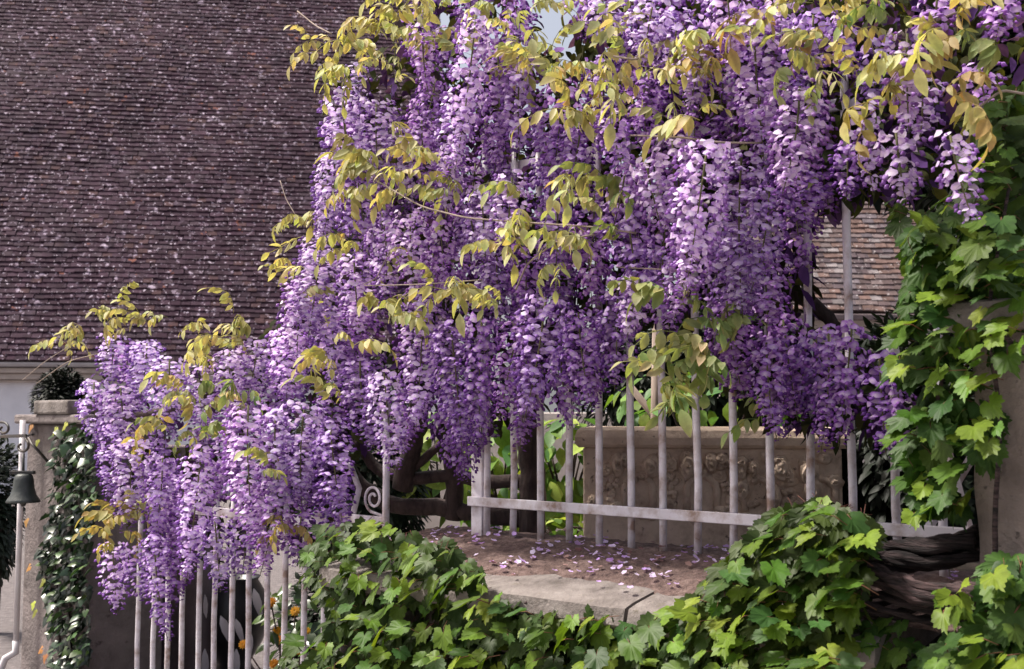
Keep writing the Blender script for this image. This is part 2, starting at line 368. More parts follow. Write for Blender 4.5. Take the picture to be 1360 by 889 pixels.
# ------------------------------------------------------------------ garden wall with coping, under the fence
ZF = ZB - 0.075                         # front edge of the sloping coping
s_r, s_l = sof(fp(1300, 740, 0.0)) , sof(fp(452, 760, 0.42))
wall = empty('garden_wall', F(0, 0.2, 0), 'low stone garden wall with a sloping pale coping under the white fence', 'wall')
g = MB(); fbox(g, s_r - 1.6, s_l - 0.04, -0.10, 0.38, 0.0, ZF - 0.10); g.build('wall_core', M['mortar'], wall)
stone_cols = [(0.085, 0.07, 0.066), (0.11, 0.09, 0.085), (0.07, 0.056, 0.052), (0.13, 0.108, 0.10)]  # stone tones darkened to stand for the shade low on the wall
def stone_mesh(w_, h_, d_, c):
    b = MB(); nx_, nz_ = 4, 3
    f_ = []; v_ = []
    for i in range(nx_ + 1):
        for j in range(nz_ + 1):
            u = i / nx_ - 0.5; v = j / nz_ - 0.5
            ed = (abs(u) == 0.5) + (abs(v) == 0.5)
            dx = random.uniform(-0.006, 0.006); dz = random.uniform(-0.006, 0.006)
            v_.append((u * w_ + dx, (d_ if ed == 0 else (d_ * 0.72 if ed == 1 else d_ * 0.55)) + random.uniform(-0.006, 0.006), v * h_ + dz))
    for i in range(nx_):
        for j in range(nz_):
            a = i * (nz_ + 1) + j; f_.append((a, a + nz_ + 1, a + nz_ + 2, a + 1))
    ring = [i * (nz_ + 1) for i in range(nx_ + 1)] + [nx_ * (nz_ + 1) + j for j in range(1, nz_ + 1)] + [i * (nz_ + 1) + nz_ for i in range(nx_ - 1, -1, -1)] + [j for j in range(nz_ - 1, 0, -1)]
    n0 = len(v_); v_ += [(v_[k][0], 0.0, v_[k][2]) for k in ring]
    f_ += [(ring[k], n0 + k, n0 + (k + 1) % len(ring), ring[(k + 1) % len(ring)]) for k in range(len(ring))]
    b.add(v_, f_, c); return b.mesh('stone', M['stone'], True)
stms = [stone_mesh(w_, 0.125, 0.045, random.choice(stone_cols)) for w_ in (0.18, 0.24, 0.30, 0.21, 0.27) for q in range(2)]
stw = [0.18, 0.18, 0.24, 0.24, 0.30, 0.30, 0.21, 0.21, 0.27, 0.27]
z = 0.07; rowi = 0
rot_out = math.atan2(FN.y, FN.x) - math.pi / 2
while z < ZF - 0.12:
    x = s_r - 1.5 + 0.07 * (rowi % 3)
    while x < s_l - 0.12:
        i = random.randrange(10); wd = stw[i]
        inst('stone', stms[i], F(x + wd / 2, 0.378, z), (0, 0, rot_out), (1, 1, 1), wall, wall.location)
        x += wd + 0.016
    z += 0.139; rowi += 1
x = s_l + 0.02; k = 0
s_c = sof(fp(1165, 800, 0.5))
while x > s_c + 0.02:                      # coping slabs
    ln = random.uniform(0.55, 0.8); x0 = max(x - ln, s_c); ln = x - x0; b = MB(); nseg = 8; vs = []; 
    prof = [(-0.16, ZB - 0.09), (-0.16, ZB - 0.012), (0.0, ZB - 0.012), (0.25, ZB - 0.045), (0.46, ZF - 0.008), (0.50, ZF - 0.022), (0.505, ZF - 0.065), (0.49, ZF - 0.085), (0.36, ZF - 0.095)]
    for i in range(nseg + 1):
        ss = x0 + 0.006 + (ln - 0.012) * i / nseg
        for (o_, z_) in prof:
            j_ = 0.007 if o_ > 0.4 else 0.0
            vs.append(F(ss, o_ + j_ * noise.noise(Vector((ss * 9, o_ * 30, z_ * 30))) * 1.5, z_ + j_ * noise.noise(Vector((ss * 11, 4 + o_ * 20, z_ * 30)))))
    kp = len(prof); fs = [(i * kp + q, i * kp + (q + 1) % kp, (i + 1) * kp + (q + 1) % kp, (i + 1) * kp + q) for i in range(nseg) for q in range(kp)]
    fs += [tuple(range(kp))[::-1], tuple(nseg * kp + q for q in range(kp))]
    b.add(vs, fs); b.build('coping_stone', M['coping'], wall); x = x0; k += 1
# litter lying on the coping
g = MB(); nx, ny = 150, 26; vs = []; fs = []
def cop_z(off): 
    if off < 0: return ZB - 0.012
    if off < 0.25: return ZB - 0.012 - 0.033 * off / 0.25
    return ZB - 0.045 - (ZB - 0.045 - ZF + 0.008) * (off - 0.25) / 0.21
for i in range(nx + 1):
    for j in range(ny + 1):
        s_ = s_c - 0.15 + (s_l - s_c + 0.15) * i / nx; q = j / ny
        edge = 0.37 + 0.06 * noise.noise(Vector((s_ * 3.1, 0.3, 0.7))) + 0.03 * noise.noise(Vector((s_ * 13, 2.3, 0.7)))
        off = -0.15 + (edge + 0.15) * q
        hh = 0.011 + 0.008 * noise.noise(Vector((s_ * 30, off * 30, 0))) + 0.006 * noise.noise(Vector((s_ * 75, off * 75, 5)))
        if q > 0.9: hh *= (1 - q) / 0.1
        p = F(s_, off, cop_z(off) + max(hh, 0.0006) + (0.0 if q < 1 else -0.004)); vs.append(p)
for i in range(nx):
    for j in range(ny):
        a = i * (ny + 1) + j; fs.append((a, a + 1, a + ny + 2, a + ny + 1))
g.add(vs, fs); o = g.build('leaf_litter', M['litter'], smooth=True); o['kind'] = 'stuff'
tag(o, 'brown plant litter lying along the top of the garden wall', 'litter')

# ------------------------------------------------------------------ fence and gate
fence = empty('iron_fence', F(0.3, 0, ZB), 'white painted iron bar fence with a flat rail on the garden wall', 'fence')
BR = 0.0122
def bar(parent, s_, z0, z1, r=BR, lean=0.0):
    b = MB(); n_ = 7; pts = []
    for i in range(n_):
        t = i / (n_ - 1); pts.append(F(s_ + lean * t + 0.003 * random.uniform(-1, 1), 0.003 * random.uniform(-1, 1), z0 + (z1 - z0) * t))
    b.tube(pts, r, 10); o = b.build('bar', M['iron'], parent, smooth=True)
    b = MB(); b.lathe([(r * 0.9, -0.003), (r * 1.7, 0.012), (r * 1.4, 0.03), (0.001, 0.10)], 10, F(s_ + lean, 0, z1)); b.build('finial', M['iron'], o, smooth=True)
    return o
for k in range(-6, 9): bar(fence, k * 0.125, ZB - 0.03, ZB + (1.42 if k > -4 else 0.58), lean=random.uniform(-0.012, 0.012))
s0 = sof(fp(635, 700, 0)); sR = sof(fp(1300, 708, 0.0)) - 0.25
zr = ZB + 0.115
g = MB(); fbox(g, sR, s0 + 0.034, 0.011, 0.023, zr - 0.017, zr + 0.017); g.build('rail', M['iron'], fence, bevel=0.003)
g = MB(); fbox(g, -0.42, s0 + 0.034, -0.024, -0.012, ZB + 1.30, ZB + 1.335); g.build('rail', M['iron'], fence, bevel=0.003)
g = MB(); fbox(g, s0 - 0.026, s0 + 0.026, -0.012, 0.010, ZB - 0.04, ZB + 1.34); g.build('post', M['iron'], fence, bevel=0.003)
g = MB(); g.tube([F(-0.83, -0.05, ZB - 0.01), F(-0.70, 0.0, ZB + 0.10), F(-0.62, 0.0, ZB + 0.42)], 0.014, 6); g.build('brace', M['iron'], fence)
g = MB(); q0, q1 = fp(1240, 690, -0.05), fp(1320, 560, -0.05); g.tube([q0 + (q0 - q1) * 0.4, q1], 0.014, 6); g.build('brace', M['iron'], fence)
s5 = sof(fp(513, 700, 0))
gate = empty('iron_gate', F(2.4, 0, 0), 'white iron bar gate hung with wisteria between the wall and the ivy pillar', 'gate')
bar(gate, s5, 0.25, ZB + 0.42, 0.014)
zg = (fp(505, 692, 0)).z
g = MB(); fbox(g, s5 + 0.012, s5 + 0.42, -0.006, 0.012, zg - 0.017, zg + 0.017); g.build('rail', M['iron'], gate, bevel=0.003)
g = MB(); pts = []
for i in range(40):
    t = i / 39; a = -math.pi / 2 + t * 3.3 * math.pi; r_ = 0.055 * (1 - 0.75 * t)
    pts.append(F(s5 + 0.075 + r_ * math.cos(a), 0, zg + 0.085 + r_ * math.sin(a)))
g.tube([F(s5 + 0.02, 0, zg + 0.02)] + pts, 0.0055, 6); g.build('scroll', M['iron'], gate, smooth=True)
g = MB(); g.tube([F(s5 + 0.20, 0, zg), F(s5 + 0.16, 0, zg + 0.12), F(s5 + 0.22, 0, zg + 0.22)], 0.012, 6); g.build('scroll', M['iron'], gate, smooth=True)
gs = [sof(fp(x, 870, 0)) for x in (182, 203, 222, 241, 263, 284, 306, 330, 353, 378, 403, 429)]
for s_ in gs: bar(gate, s_, 0.10, 1.18, 0.0128, random.uniform(-0.01, 0.01))
g = MB(); fbox(g, gs[-1] - 0.12, gs[0] + 0.12, 0.012, 0.026, 0.16, 0.20); g.build('rail', M['iron'], gate, bevel=0.003)
g = MB(); fbox(g, gs[-1] - 0.12, gs[0] + 0.12, 0.012, 0.026, 1.10, 1.14); g.build('rail', M['iron'], gate, bevel=0.003)

# ------------------------------------------------------------------ rough pillar at the end of the fence
pe = sof(fp(1292, 640, 0.44))
pil = empty('stone_pillar', F(pe - 0.5, 0.1, 0), 'rough rendered stone pillar at the end of the white fence', 'pillar')
g = MB(); nx, nz = 26, 50; PH = fp(1330, 440, 0.44).z
vs = []; fs = []
for i in range(nx + 1):
    for j in range(nz + 1):
        s_ = pe - 0.8 * i / nx; z_ = PH * j / nz
        d = 0.012 * noise.noise(Vector((s_ * 6, z_ * 6, 2))) + 0.006 * noise.noise(Vector((s_ * 22, z_ * 22, 5)))
        vs.append(F(s_ + (0.008 * noise.noise(Vector((z_ * 9, 1, 1))) if i == 0 else 0), 0.44 + d - (0.02 if i == 0 else 0), z_))
for i in range(nx):
    for j in range(nz):
        a = i * (nz + 1) + j; fs.append((a, a + 1, a + nz + 2, a + nz + 1))
g.add(vs, fs); g.build('face', M['render'], pil, smooth=True)
g = MB(); fbox(g, pe - 0.795, pe - 0.006, -0.10, 0.415, 0, PH); g.build('core', M['render'], pil)
g = MB(); fbox(g, pe - 0.85, pe + 0.05, -0.13, 0.48, PH, PH + 0.07); g.build('cap', M['coping'], pil, bevel=0.02)

# ------------------------------------------------------------------ gate pillar, downpipe, bell
gp_s = sof(fp(128, 700, 0.0)); gpo = 0.05
gp0 = F(gp_s, gpo, 0)
gpil = empty('gate_pillar', F(gp_s + 0.3, -0.1, 0), 'plastered gate pillar with flat stone cap wrapped in dark ivy', 'pillar')
wl = sof(fp(32, 700, 0.05)) - gp_s
ztop = fp(60, 563, 0.05).z
g = MB(); fbox(g, gp_s, gp_s + wl, -0.40, gpo, 0, ztop); g.build('shaft', M['render_far'], gpil, bevel=0.015)
g = MB(); fbox(g, gp_s - 0.04, gp_s + wl + 0.06, -0.44, gpo + 0.05, ztop, ztop + 0.05); g.build('cap', M['render_far'], gpil, bevel=0.012)
c0 = sof(fp(58, 546, 0.05)); c1 = sof(fp(104, 546, 0.05))
g = MB(); fbox(g, min(c0, c1), max(c0, c1), -0.30, gpo + 0.06, ztop + 0.05, ztop + 0.125); g.build('cap_block', M['coping'], gpil, bevel=0.012)
pp = fp(26, 700, 0.12); dp = empty('downpipe', (pp.x, pp.y, 0), 'slim white downpipe with a kicked shoe beside the gate pillar', 'pipe')
shz = fp(26, 868, 0.12).z
g = MB(); g.tube([(pp.x, pp.y, shz + 0.02), (pp.x, pp.y, ztop + 0.02)], 0.015, 12); g.build('pipe', M['whitepaint'], dp, smooth=True)
g = MB(); g.tube([(pp.x, pp.y, shz + 0.06), (pp.x, pp.y, shz), (pp.x - 0.05, pp.y - 0.01, shz - 0.03), (pp.x - 0.075, pp.y - 0.015, shz - 0.10), (pp.x - 0.075, pp.y - 0.015, 0.0)], 0.019, 12); g.build('shoe', M['whitepaint'], dp, smooth=True)
# wrought iron bracket and bell
bo = 0.22
br = empty('bell_bracket', fp(62, 590, gpo), 'black wrought iron scroll bracket holding a bell on the gate pillar', 'bracket')
def bp(px, py): return fp(px, py, bo)
def strap(name, pts, r=0.008): 
    b = MB(); b.tube(pts, r, 7); return b.build(name, M['blackiron'], br, smooth=True)
strap('arm', [fp(45, 577, 0.02), bp(35, 579), bp(-40, 581)], 0.009)
strap('brace', [fp(76, 628, 0.04), bp(50, 598), bp(42, 590), bp(38, 582)], 0.008)
def spiral(cx, cy, r0, turns, a0, sgn=1):
    return [bp(cx + sgn * r0 * (1 - 0.7 * t) * math.cos(a0 + turns * 2 * math.pi * t), cy + r0 * (1 - 0.7 * t) * math.sin(a0 + turns * 2 * math.pi * t)) for t in [i / 30 for i in range(31)]]
strap('scroll', [bp(-14, 560)] + spiral(4, 570, 9, 0.9, -math.pi / 2), 0.007)
strap('scroll', [bp(34, 581)] + spiral(29, 593, 10, 0.8, -0.9, 1), 0.007)
strap('hanger', [bp(31, 603), bp(31, 622), bp(31, 630)], 0.007)
bc = bp(32, 628); bpx = (bc.y) / FPX
bell = empty('bell', bc, 'dark patinated bronze bell hanging from the wrought iron bracket', 'bell')
k = bpx
g = MB(); g.lathe([(0.001 * k, -1 * k), (8 * k, -1.5 * k), (11 * k, -4 * k), (12.5 * k, -10 * k), (13.5 * k, -20 * k), (16 * k, -29 * k), (20 * k, -35 * k), (21.5 * k, -38 * k), (20.5 * k, -39 * k), (17 * k, -36 * k), (12 * k, -25 * k), (10 * k, -8 * k), (0.5 * k, -6 * k)], 28, bc)
g.build('bell_body', M['bronze'], bell, smooth=True)
g = MB(); g.tube([bc + Vector((0, 0, -8 * k)), bc + Vector((0, 0, -38 * k))], 1.4 * k, 8); g.ball(bc + Vector((0, 0, -40 * k)), 4 * k, 4 * k, 4.5 * k, 10, 7); g.build('clapper', M['blackiron'], bell, smooth=True)
g = MB(); g.box(-18 * k, 14 * k, -4 * k, 4 * k, -2 * k, 2.5 * k, mat=Matrix.Translation(bc)); g.build('yoke', M['blackiron'], bell, bevel=0.003)
# ------------------------------------------------------------------ courtyard behind the gate
g = MB(); p0, p1 = at(118, 700, 6.6), at(262, 700, 6.5); fr = frame(Vector((p0.x, p0.y, 0)), Vector((p1.x - p0.x, p1.y - p0.y, 0)))
lw = (Vector((p1.x, p1.y, 0)) - Vector((p0.x, p0.y, 0))).length
g.box(-0.25, lw, 0, 0.25, 0, 1.38, mat=fr); o = g.build('courtyard_wall', M['hidden_wall'], bevel=0.01)
tag(o, 'shaded brown rendered wall behind the gate bars', 'wall')

# ------------------------------------------------------------------ leaves
def leaflet(b, base, d, nrm, L, wd, col, tipcol=None, droop=0.25, fold=0.25):
    d = d.normalized(); side = d.cross(nrm).normalized(); nn = side.cross(d).normalized()
    prof = [(0.0, 0.10), (0.25, 0.85), (0.5, 1.0), (0.78, 0.62), (1.0, 0.0)]
    vs = []; cs = []; tc = tipcol or col
    for (t, w_) in prof:
        c = base + d * (L * t) - nn * (L * droop * t * t)
        up_ = nn * (wd * w_ * fold * 0.5)
        cc = tuple(col[i] * (1 - t) + tc[i] * t for i in range(3))
        if w_ == 0: vs.append(c); cs.append(cc)
        else: vs += [c - side * wd * w_ * 0.5 + up_, c, c + side * wd * w_ * 0.5 + up_]; cs += [cc, tuple(q * 0.85 for q in cc), cc]
    fs = []
    for i in range(3):
        a = i * 3; fs += [(a, a + 1, a + 4, a + 3), (a + 1, a + 2, a + 5, a + 4)]
    fs += [(9, 10, 12), (10, 11, 12)]
    b.add(vs, fs, cs)
def compound_leaf(cA, cB, nl=5, L=0.17, ll=0.062):
    b = MB(); arch = random.uniform(0.03, 0.07); pts = []
    for i in range(nl + 2):
        t = i / (nl + 1); pts.append(Vector((L * t, 0.01 * math.sin(t * 3) * random.uniform(-1, 1), arch * math.sin(t * 2.4) - 0.05 * t * t)))
    b.tube(pts, 0.0014, 4, tuple(q * 0.8 for q in cA))
    for i in range(1, nl + 1):
        for sg in (-1, 1):
            sz = ll * random.uniform(0.8, 1.12) * (0.75 + 0.3 * math.sin(math.pi * i / (nl + 1)))
            d = Vector((0.35 + random.uniform(-0.3, 0.35), sg * random.uniform(0.3, 0.95), -random.uniform(0.35, 1.35)))
            nrm = Vector((random.uniform(-0.2, 0.3), sg * 0.9, 0.55))
            m_ = random.random(); c = tuple(cA[q] * (1 - m_) + cB[q] * m_ for q in range(3))
            leaflet(b, pts[i], d, nrm, sz, sz * random.uniform(0.40, 0.52), c, tuple(q * random.uniform(0.8, 1.15) for q in c), random.uniform(0.05, 0.3), random.uniform(0.15, 0.5))
    d = Vector((0.6, 0, -1)); leaflet(b, pts[-1], d, Vector((1, 0.2, 0.4)), ll * 1.1, ll * 0.5, cA, cB)
    return b.mesh('compound_leaf', M['wleaf'], True)
GOLD, YEL, OLIVE, BRONZE, GRN = (0.50, 0.45, 0.18), (0.62, 0.60, 0.30), (0.40, 0.42, 0.19), (0.44, 0.31, 0.13), (0.22, 0.32, 0.11)
LM = {}
for key, (a_, b_) in {'gold': (GOLD, YEL), 'olive': (OLIVE, YEL), 'bronze': (BRONZE, GOLD), 'green': (GRN, OLIVE)}.items():
    LM[key] = [compound_leaf(a_, b_, n_, random.uniform(0.09, 0.19), random.uniform(0.042, 0.068)) for n_ in (3, 3, 4, 4, 5, 5, 6)]

# ------------------------------------------------------------------ wisteria flower clusters
LIL = (0.58, 0.375, 0.80); VIO = (0.36, 0.145, 0.56); DEEP = (0.185, 0.055, 0.32); PALE = (0.86, 0.77, 0.96)
def lerp(a, b, t): return tuple(a[i] * (1 - t) + b[i] * t for i in range(3))
GRID = [(-1, -1), (0, -1), (1, -1), (-1, 0), (0, 0), (1, 0), (-1, 1), (0, 1), (1, 1)]
GF = [(0, 1, 4, 3), (1, 2, 5, 4), (3, 4, 7, 6), (4, 5, 8, 7)]
def floret(b, p, o, q, tone, openness):
    o = o.normalized(); t = UP.cross(o)
    if t.length < 0.05: t = Vector((1, 0, 0))
    t.normalize(); u = o.cross(t)
    ro = random.gauss(0, 0.35); t, u = t * math.cos(ro) + u * math.sin(ro), u * math.cos(ro) - t * math.sin(ro)
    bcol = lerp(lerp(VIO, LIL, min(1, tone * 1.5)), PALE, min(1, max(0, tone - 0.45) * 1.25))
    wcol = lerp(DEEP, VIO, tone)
    refl = random.uniform(0.55, 1.25)
    ub = (u * 0.85 + o * (0.5 - refl)).normalized(); nb = t.cross(ub)
    if nb.dot(o) < 0: nb = -nb
    vs = []; cs = []
    for (a, c) in GRID:
        k = 0.74 if a and c else 1.0
        vs.append(p + t * (a * q * 1.08 * k) + ub * (q * (0.5 + c * 0.62 * k)) - nb * (q * 0.5 * abs(a) * k) - nb * (q * 0.3 * (c + 1) * (0.5)))
        cs.append(lerp(bcol, (0.90, 0.84, 0.80), 0.55) if (a == 0 and c <= 0) else (lerp(bcol, VIO, 0.25) if c == 1 else bcol))
    b.add(vs, GF, cs)
    w0 = p + o * q * 0.1; tip = p + o * q * 1.25 - u * q * 0.65
    vs = [w0 + u * q * 0.15, p + o * q * 0.75 + t * q * 0.55 - u * q * 0.15, tip, p + o * q * 0.75 - t * q * 0.55 - u * q * 0.15, p + o * q * 0.8 + u * q * 0.12, p + o * q * 0.5 - u * q * 0.75]
    b.add(vs, [(0, 4, 1), (1, 4, 2), (0, 3, 4), (3, 2, 4), (0, 1, 5), (1, 2, 5), (0, 5, 3), (3, 5, 2)], [wcol, lerp(wcol, bcol, 0.5), wcol, lerp(wcol, bcol, 0.5), lerp(wcol, bcol, 0.3), wcol])
def bud(b, p, o, q, tone):
    o = o.normalized(); t = o.cross(Vector((0.3, 0.2, 1))).normalized(); u = o.cross(t)
    c = lerp(DEEP, VIO, 0.3 + tone * 0.7)
    b.add([p, p + o * q * 0.8 + t * q * 0.32, p + o * q * 0.8 - t * q * 0.3 + u * q * 0.2, p + o * q * 0.8 - u * q * 0.32, p + o * q * 1.6], [(0, 1, 2), (0, 2, 3), (0, 3, 1), (4, 2, 1), (4, 3, 2), (4, 1, 3)], c)
def raceme(L, rad, tone0, fl=0.0128):
    b = MB(); pts = []; bend = random.uniform(-0.04, 0.04); bend2 = random.uniform(-0.04, 0.04)
    for i in range(6):
        t = i / 5; pts.append(Vector((bend * t * t * L * 3, bend2 * t * t * L * 3, -L * t)))
    b.tube(pts, [0.003, 0.0026, 0.0022, 0.0018, 0.0014, 0.001], 5, (0.16, 0.16, 0.07))
    n = int(L / 0.0031 * (rad / 0.055) ** 1.1); ga = 2.39996; lob = random.uniform(0, 6)
    for i in range(n):
        t = (i + 0.5) / n; tt = 0.015 + t * 0.985
        k = min(int(tt * 5), 4); fr_ = tt * 5 - k; ax = pts[k].lerp(pts[k + 1], fr_)
        env = min(1.0, 0.6 + tt * 4.5) * (1.0 if tt < 0.5 else 1.0 - 0.82 * ((tt - 0.5) / 0.5) ** 1.1)
        a = i * ga + random.gauss(0, 0.35)
        rr = rad * env * random.uniform(0.4, 1.0) ** 0.5 * (1 + 0.12 * math.sin(a * 2 + lob + tt * 7))
        dz = random.uniform(-0.15, 0.35) * rr + random.gauss(0, 0.004)
        o = Vector((math.cos(a), math.sin(a), random.uniform(-0.45, 0.25)))
        p = ax + Vector((math.cos(a) * rr, math.sin(a) * rr, dz))
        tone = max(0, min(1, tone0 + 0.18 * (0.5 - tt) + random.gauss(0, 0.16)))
        if random.random() < 0.4: b.add([ax, ax + Vector((0, 0, 0.0016)), p + Vector((0, 0, 0.001))], [(0, 1, 2)], (0.22, 0.15, 0.22))
        if tt > 0.93 or random.random() < 0.04: bud(b, p, o, fl * 0.8, tone)
        else: floret(b, p, o, fl * random.uniform(0.8, 1.15) * (1.0 if tt < 0.7 else 1.0 - 0.4 * (tt - 0.7) / 0.3), tone, 1)
    return b.mesh('flower_cluster', M['petal'], True)
RL = [0.16, 0.22, 0.29, 0.37, 0.46]
RM = {}
for i, L in enumerate(RL):
    for ti, tone in enumerate((0.86, 0.46, 0.10)):  # tones also carry light: palest for highlights, deepest for depth shade
        RM[(i, ti)] = [raceme(L, r_, tone) for r_ in (0.046, 0.059, 0.073)]

trunk_base = at(706, 705, 4.75); trunk_base.z = ZG
wis = empty('wisteria', trunk_base, 'huge wisteria with hanging violet flower clusters and golden young leaves over the fence', 'wisteria')
WB = wis.location
nrac = 0
def hang(px, py, Lpx, off, ti, wsel=None):
    """one flower cluster: its top where the ray meets the sheet `off` metres in front of the fence"""
    global nrac
    p = fp(px, py, off); L = Lpx * p.y / FPX
    i = min(range(5), key=lambda k: abs(RL[k] - L)); sc = max(0.82, min(1.25, L / RL[i]))
    w_ = random.randrange(3) if wsel is None else wsel
    inst('flower_cluster', RM[(i, ti)][w_], p, (random.gauss(0, 0.07), random.gauss(0, 0.07), random.uniform(0, 6.28)), (random.uniform(0.95, 1.15) * (1.25 if px < 480 else 1.04),) * 2 + (sc,), wis, WB); nrac += 1
# the clusters one can pick out: x, y of the top, y of the tip, tone (0 pale .. 2 deep), width class, offset
MAIN = [
 (150,448,512,0,1,.15),(195,456,530,0,1,.2),(125,508,592,0,2,.2),(160,515,605,0,2,.25),(225,478,565,0,2,.2),(268,488,575,0,1,.25),(305,468,560,0,1,.2),
 (342,455,540,0,2,.2),(385,440,530,0,2,.2),(172,585,702,0,2,.3),(150,568,665,1,1,.22),(216,608,735,1,1,.3),(268,596,772,0,1,.32),(304,560,650,1,1,.25),
 (330,538,722,0,2,.32),(366,548,690,0,1,.3),(405,535,670,0,2,.28),(438,560,690,1,1,.2),(372,630,762,1,2,.25),(205,712,852,1,0,.3),(150,722,812,0,1,.3),
 (182,726,800,1,1,.25),(240,705,800,2,1,.18),(285,690,785,0,1,.25),(325,690,765,1,1,.22),(400,680,752,2,1,.15),(440,640,712,2,2,.1),(245,640,740,1,1,.2),
 (510,495,628,0,2,.32),(478,480,600,1,1,.25),(545,520,600,1,1,.2),(562,402,575,0,2,.36),(598,430,600,1,2,.32),(640,420,590,1,1,.25),(590,520,640,2,2,.25),(620,540,640,2,1,.22),
 (690,420,560,1,1,.25),(725,395,565,1,2,.3),(768,415,545,1,2,.28),(700,480,598,2,1,.2),(745,470,570,2,1,.2),(820,375,520,2,1,.25),(850,370,452,0,1,.4),(795,430,540,2,1,.15),
 (455,128,250,0,2,.3),(500,135,262,0,2,.28),(445,205,330,0,1,.3),(475,230,340,1,1,.25),(562,40,135,1,0,.35),(632,20,245,0,1,.42),(606,125,245,0,1,.36),(660,60,230,1,1,.3),
 (690,85,215,1,1,.3),(745,110,262,1,2,.34),(722,160,285,1,1,.28),(812,150,245,1,0,.35),(800,-10,60,0,2,.35),(640,255,350,0,2,.36),(680,236,330,0,1,.38),(740,275,372,1,1,.32),
 (545,285,395,0,2,.36),(585,300,400,1,1,.3),(510,300,400,0,2,.32),(625,290,400,1,1,.3),(470,340,450,0,1,.3),(425,330,450,0,2,.28),(400,372,480,0,1,.25),(440,410,520,0,1,.25),
 (1000,25,222,0,2,.42),(1062,115,268,0,2,.46),(940,190,400,0,2,.44),(893,185,335,0,2,.4),(858,215,305,0,1,.4),(985,205,425,0,2,.42),(1022,255,390,1,1,.38),(960,300,440,1,2,.4),
 (915,300,430,1,1,.34),(1148,135,262,0,2,.44),(1190,175,278,0,1,.45),(1205,45,185,0,1,.44),(1262,180,312,0,0,.5),(1225,110,190,0,0,.46),(1300,85,135,1,0,.4),(1245,-15,42,1,1,.4),
 (1335,-20,30,1,0,.4),(1040,425,560,1,1,.2),(1018,455,585,1,1,.25),(1100,435,600,1,2,.22),(1132,430,595,1,2,.24),(1168,470,605,1,1,.22),(1192,515,605,1,0,.25),(965,400,505,2,1,.2),
 (1070,460,545,2,1,.15),(930,50,150,0,1,.36),(897,25,110,0,2,.34),(868,0,95,0,2,.34),(965,-20,75,0,2,.38),(1040,-20,60,0,1,.36),(880,330,445,1,1,.34),(1012,330,435,1,1,.34),
 (1060,230,300,2,1,.25),(1125,190,268,2,0,.1),(1165,60,150,1,1,.35),(1080,20,100,1,1,.36),(1120,20,110,1,1,.36),(800,80,180,2,1,.22),(770,180,280,2,1,.2),
 (855,110,200,2,1,.2),(830,230,330,1,1,.3),(780,300,410,2,1,.22),(835,290,400,1,1,.32),(660,340,450,1,1,.28),(700,330,430,2,1,.2),(600,200,290,0,1,.3),(560,160,270,1,1,.28),(530,170,280,0,1,.3)]
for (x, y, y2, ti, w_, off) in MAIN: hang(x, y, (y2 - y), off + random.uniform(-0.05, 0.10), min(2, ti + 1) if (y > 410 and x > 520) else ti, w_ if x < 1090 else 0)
MASS = [(100,520),(120,475),(160,450),(230,460),(300,455),(350,430),(385,360),(430,290),(428,130),(450,80),(540,-40),(700,-40),(722,40),(765,45),(770,-40),(1340,-40),(1310,100),(1290,200),(1240,255),(1180,258),(1130,285),(1080,295),(1072,425),(1180,440),(1200,470),(1200,590),(1100,590),(980,560),(940,480),(860,440),(800,520),(690,560),(640,600),(600,620),(560,570),(490,590),(455,690),(390,735),(300,750),(240,770),(160,690),(130,600)]
HOLES = [(730, 150, 48), (790, 250, 40), (560, 520, 45), (1040, 330, 45), (660, 470, 40), (870, 420, 45), (520, 120, 35), (760, 380, 35)]   # dark pockets between the tiers
yy = -30
while yy < 700:
    xx = 90 + random.uniform(0, 30)
    while xx < 1330:
        x = xx + random.uniform(-14, 14); y = yy + random.uniform(-18, 18)
        off = random.uniform(0.03, 0.13) if x > 480 else random.uniform(-0.05, 0.15); Lm = random.choice([0.18, 0.22, 0.26, 0.32])
        Lp = Lm * FPX / fp(x, y, off).y
        if inpoly(x, y, MASS) and inpoly(x, y + Lp * 0.8, MASS) and nrac < 298 and x < 1095 and not any((x - a) ** 2 + (y + Lp * 0.4 - b_) ** 2 < r_ * r_ for a, b_, r_ in HOLES):
            low = y + Lp * 0.8
            hang(x, y, Lp, off, random.choice([0, 1, 1, 2]) if x < 480 else 2)  # back clusters over the fence get the deepest tone as depth shade
        xx += 54 if xx > 480 else 42
    yy += 60

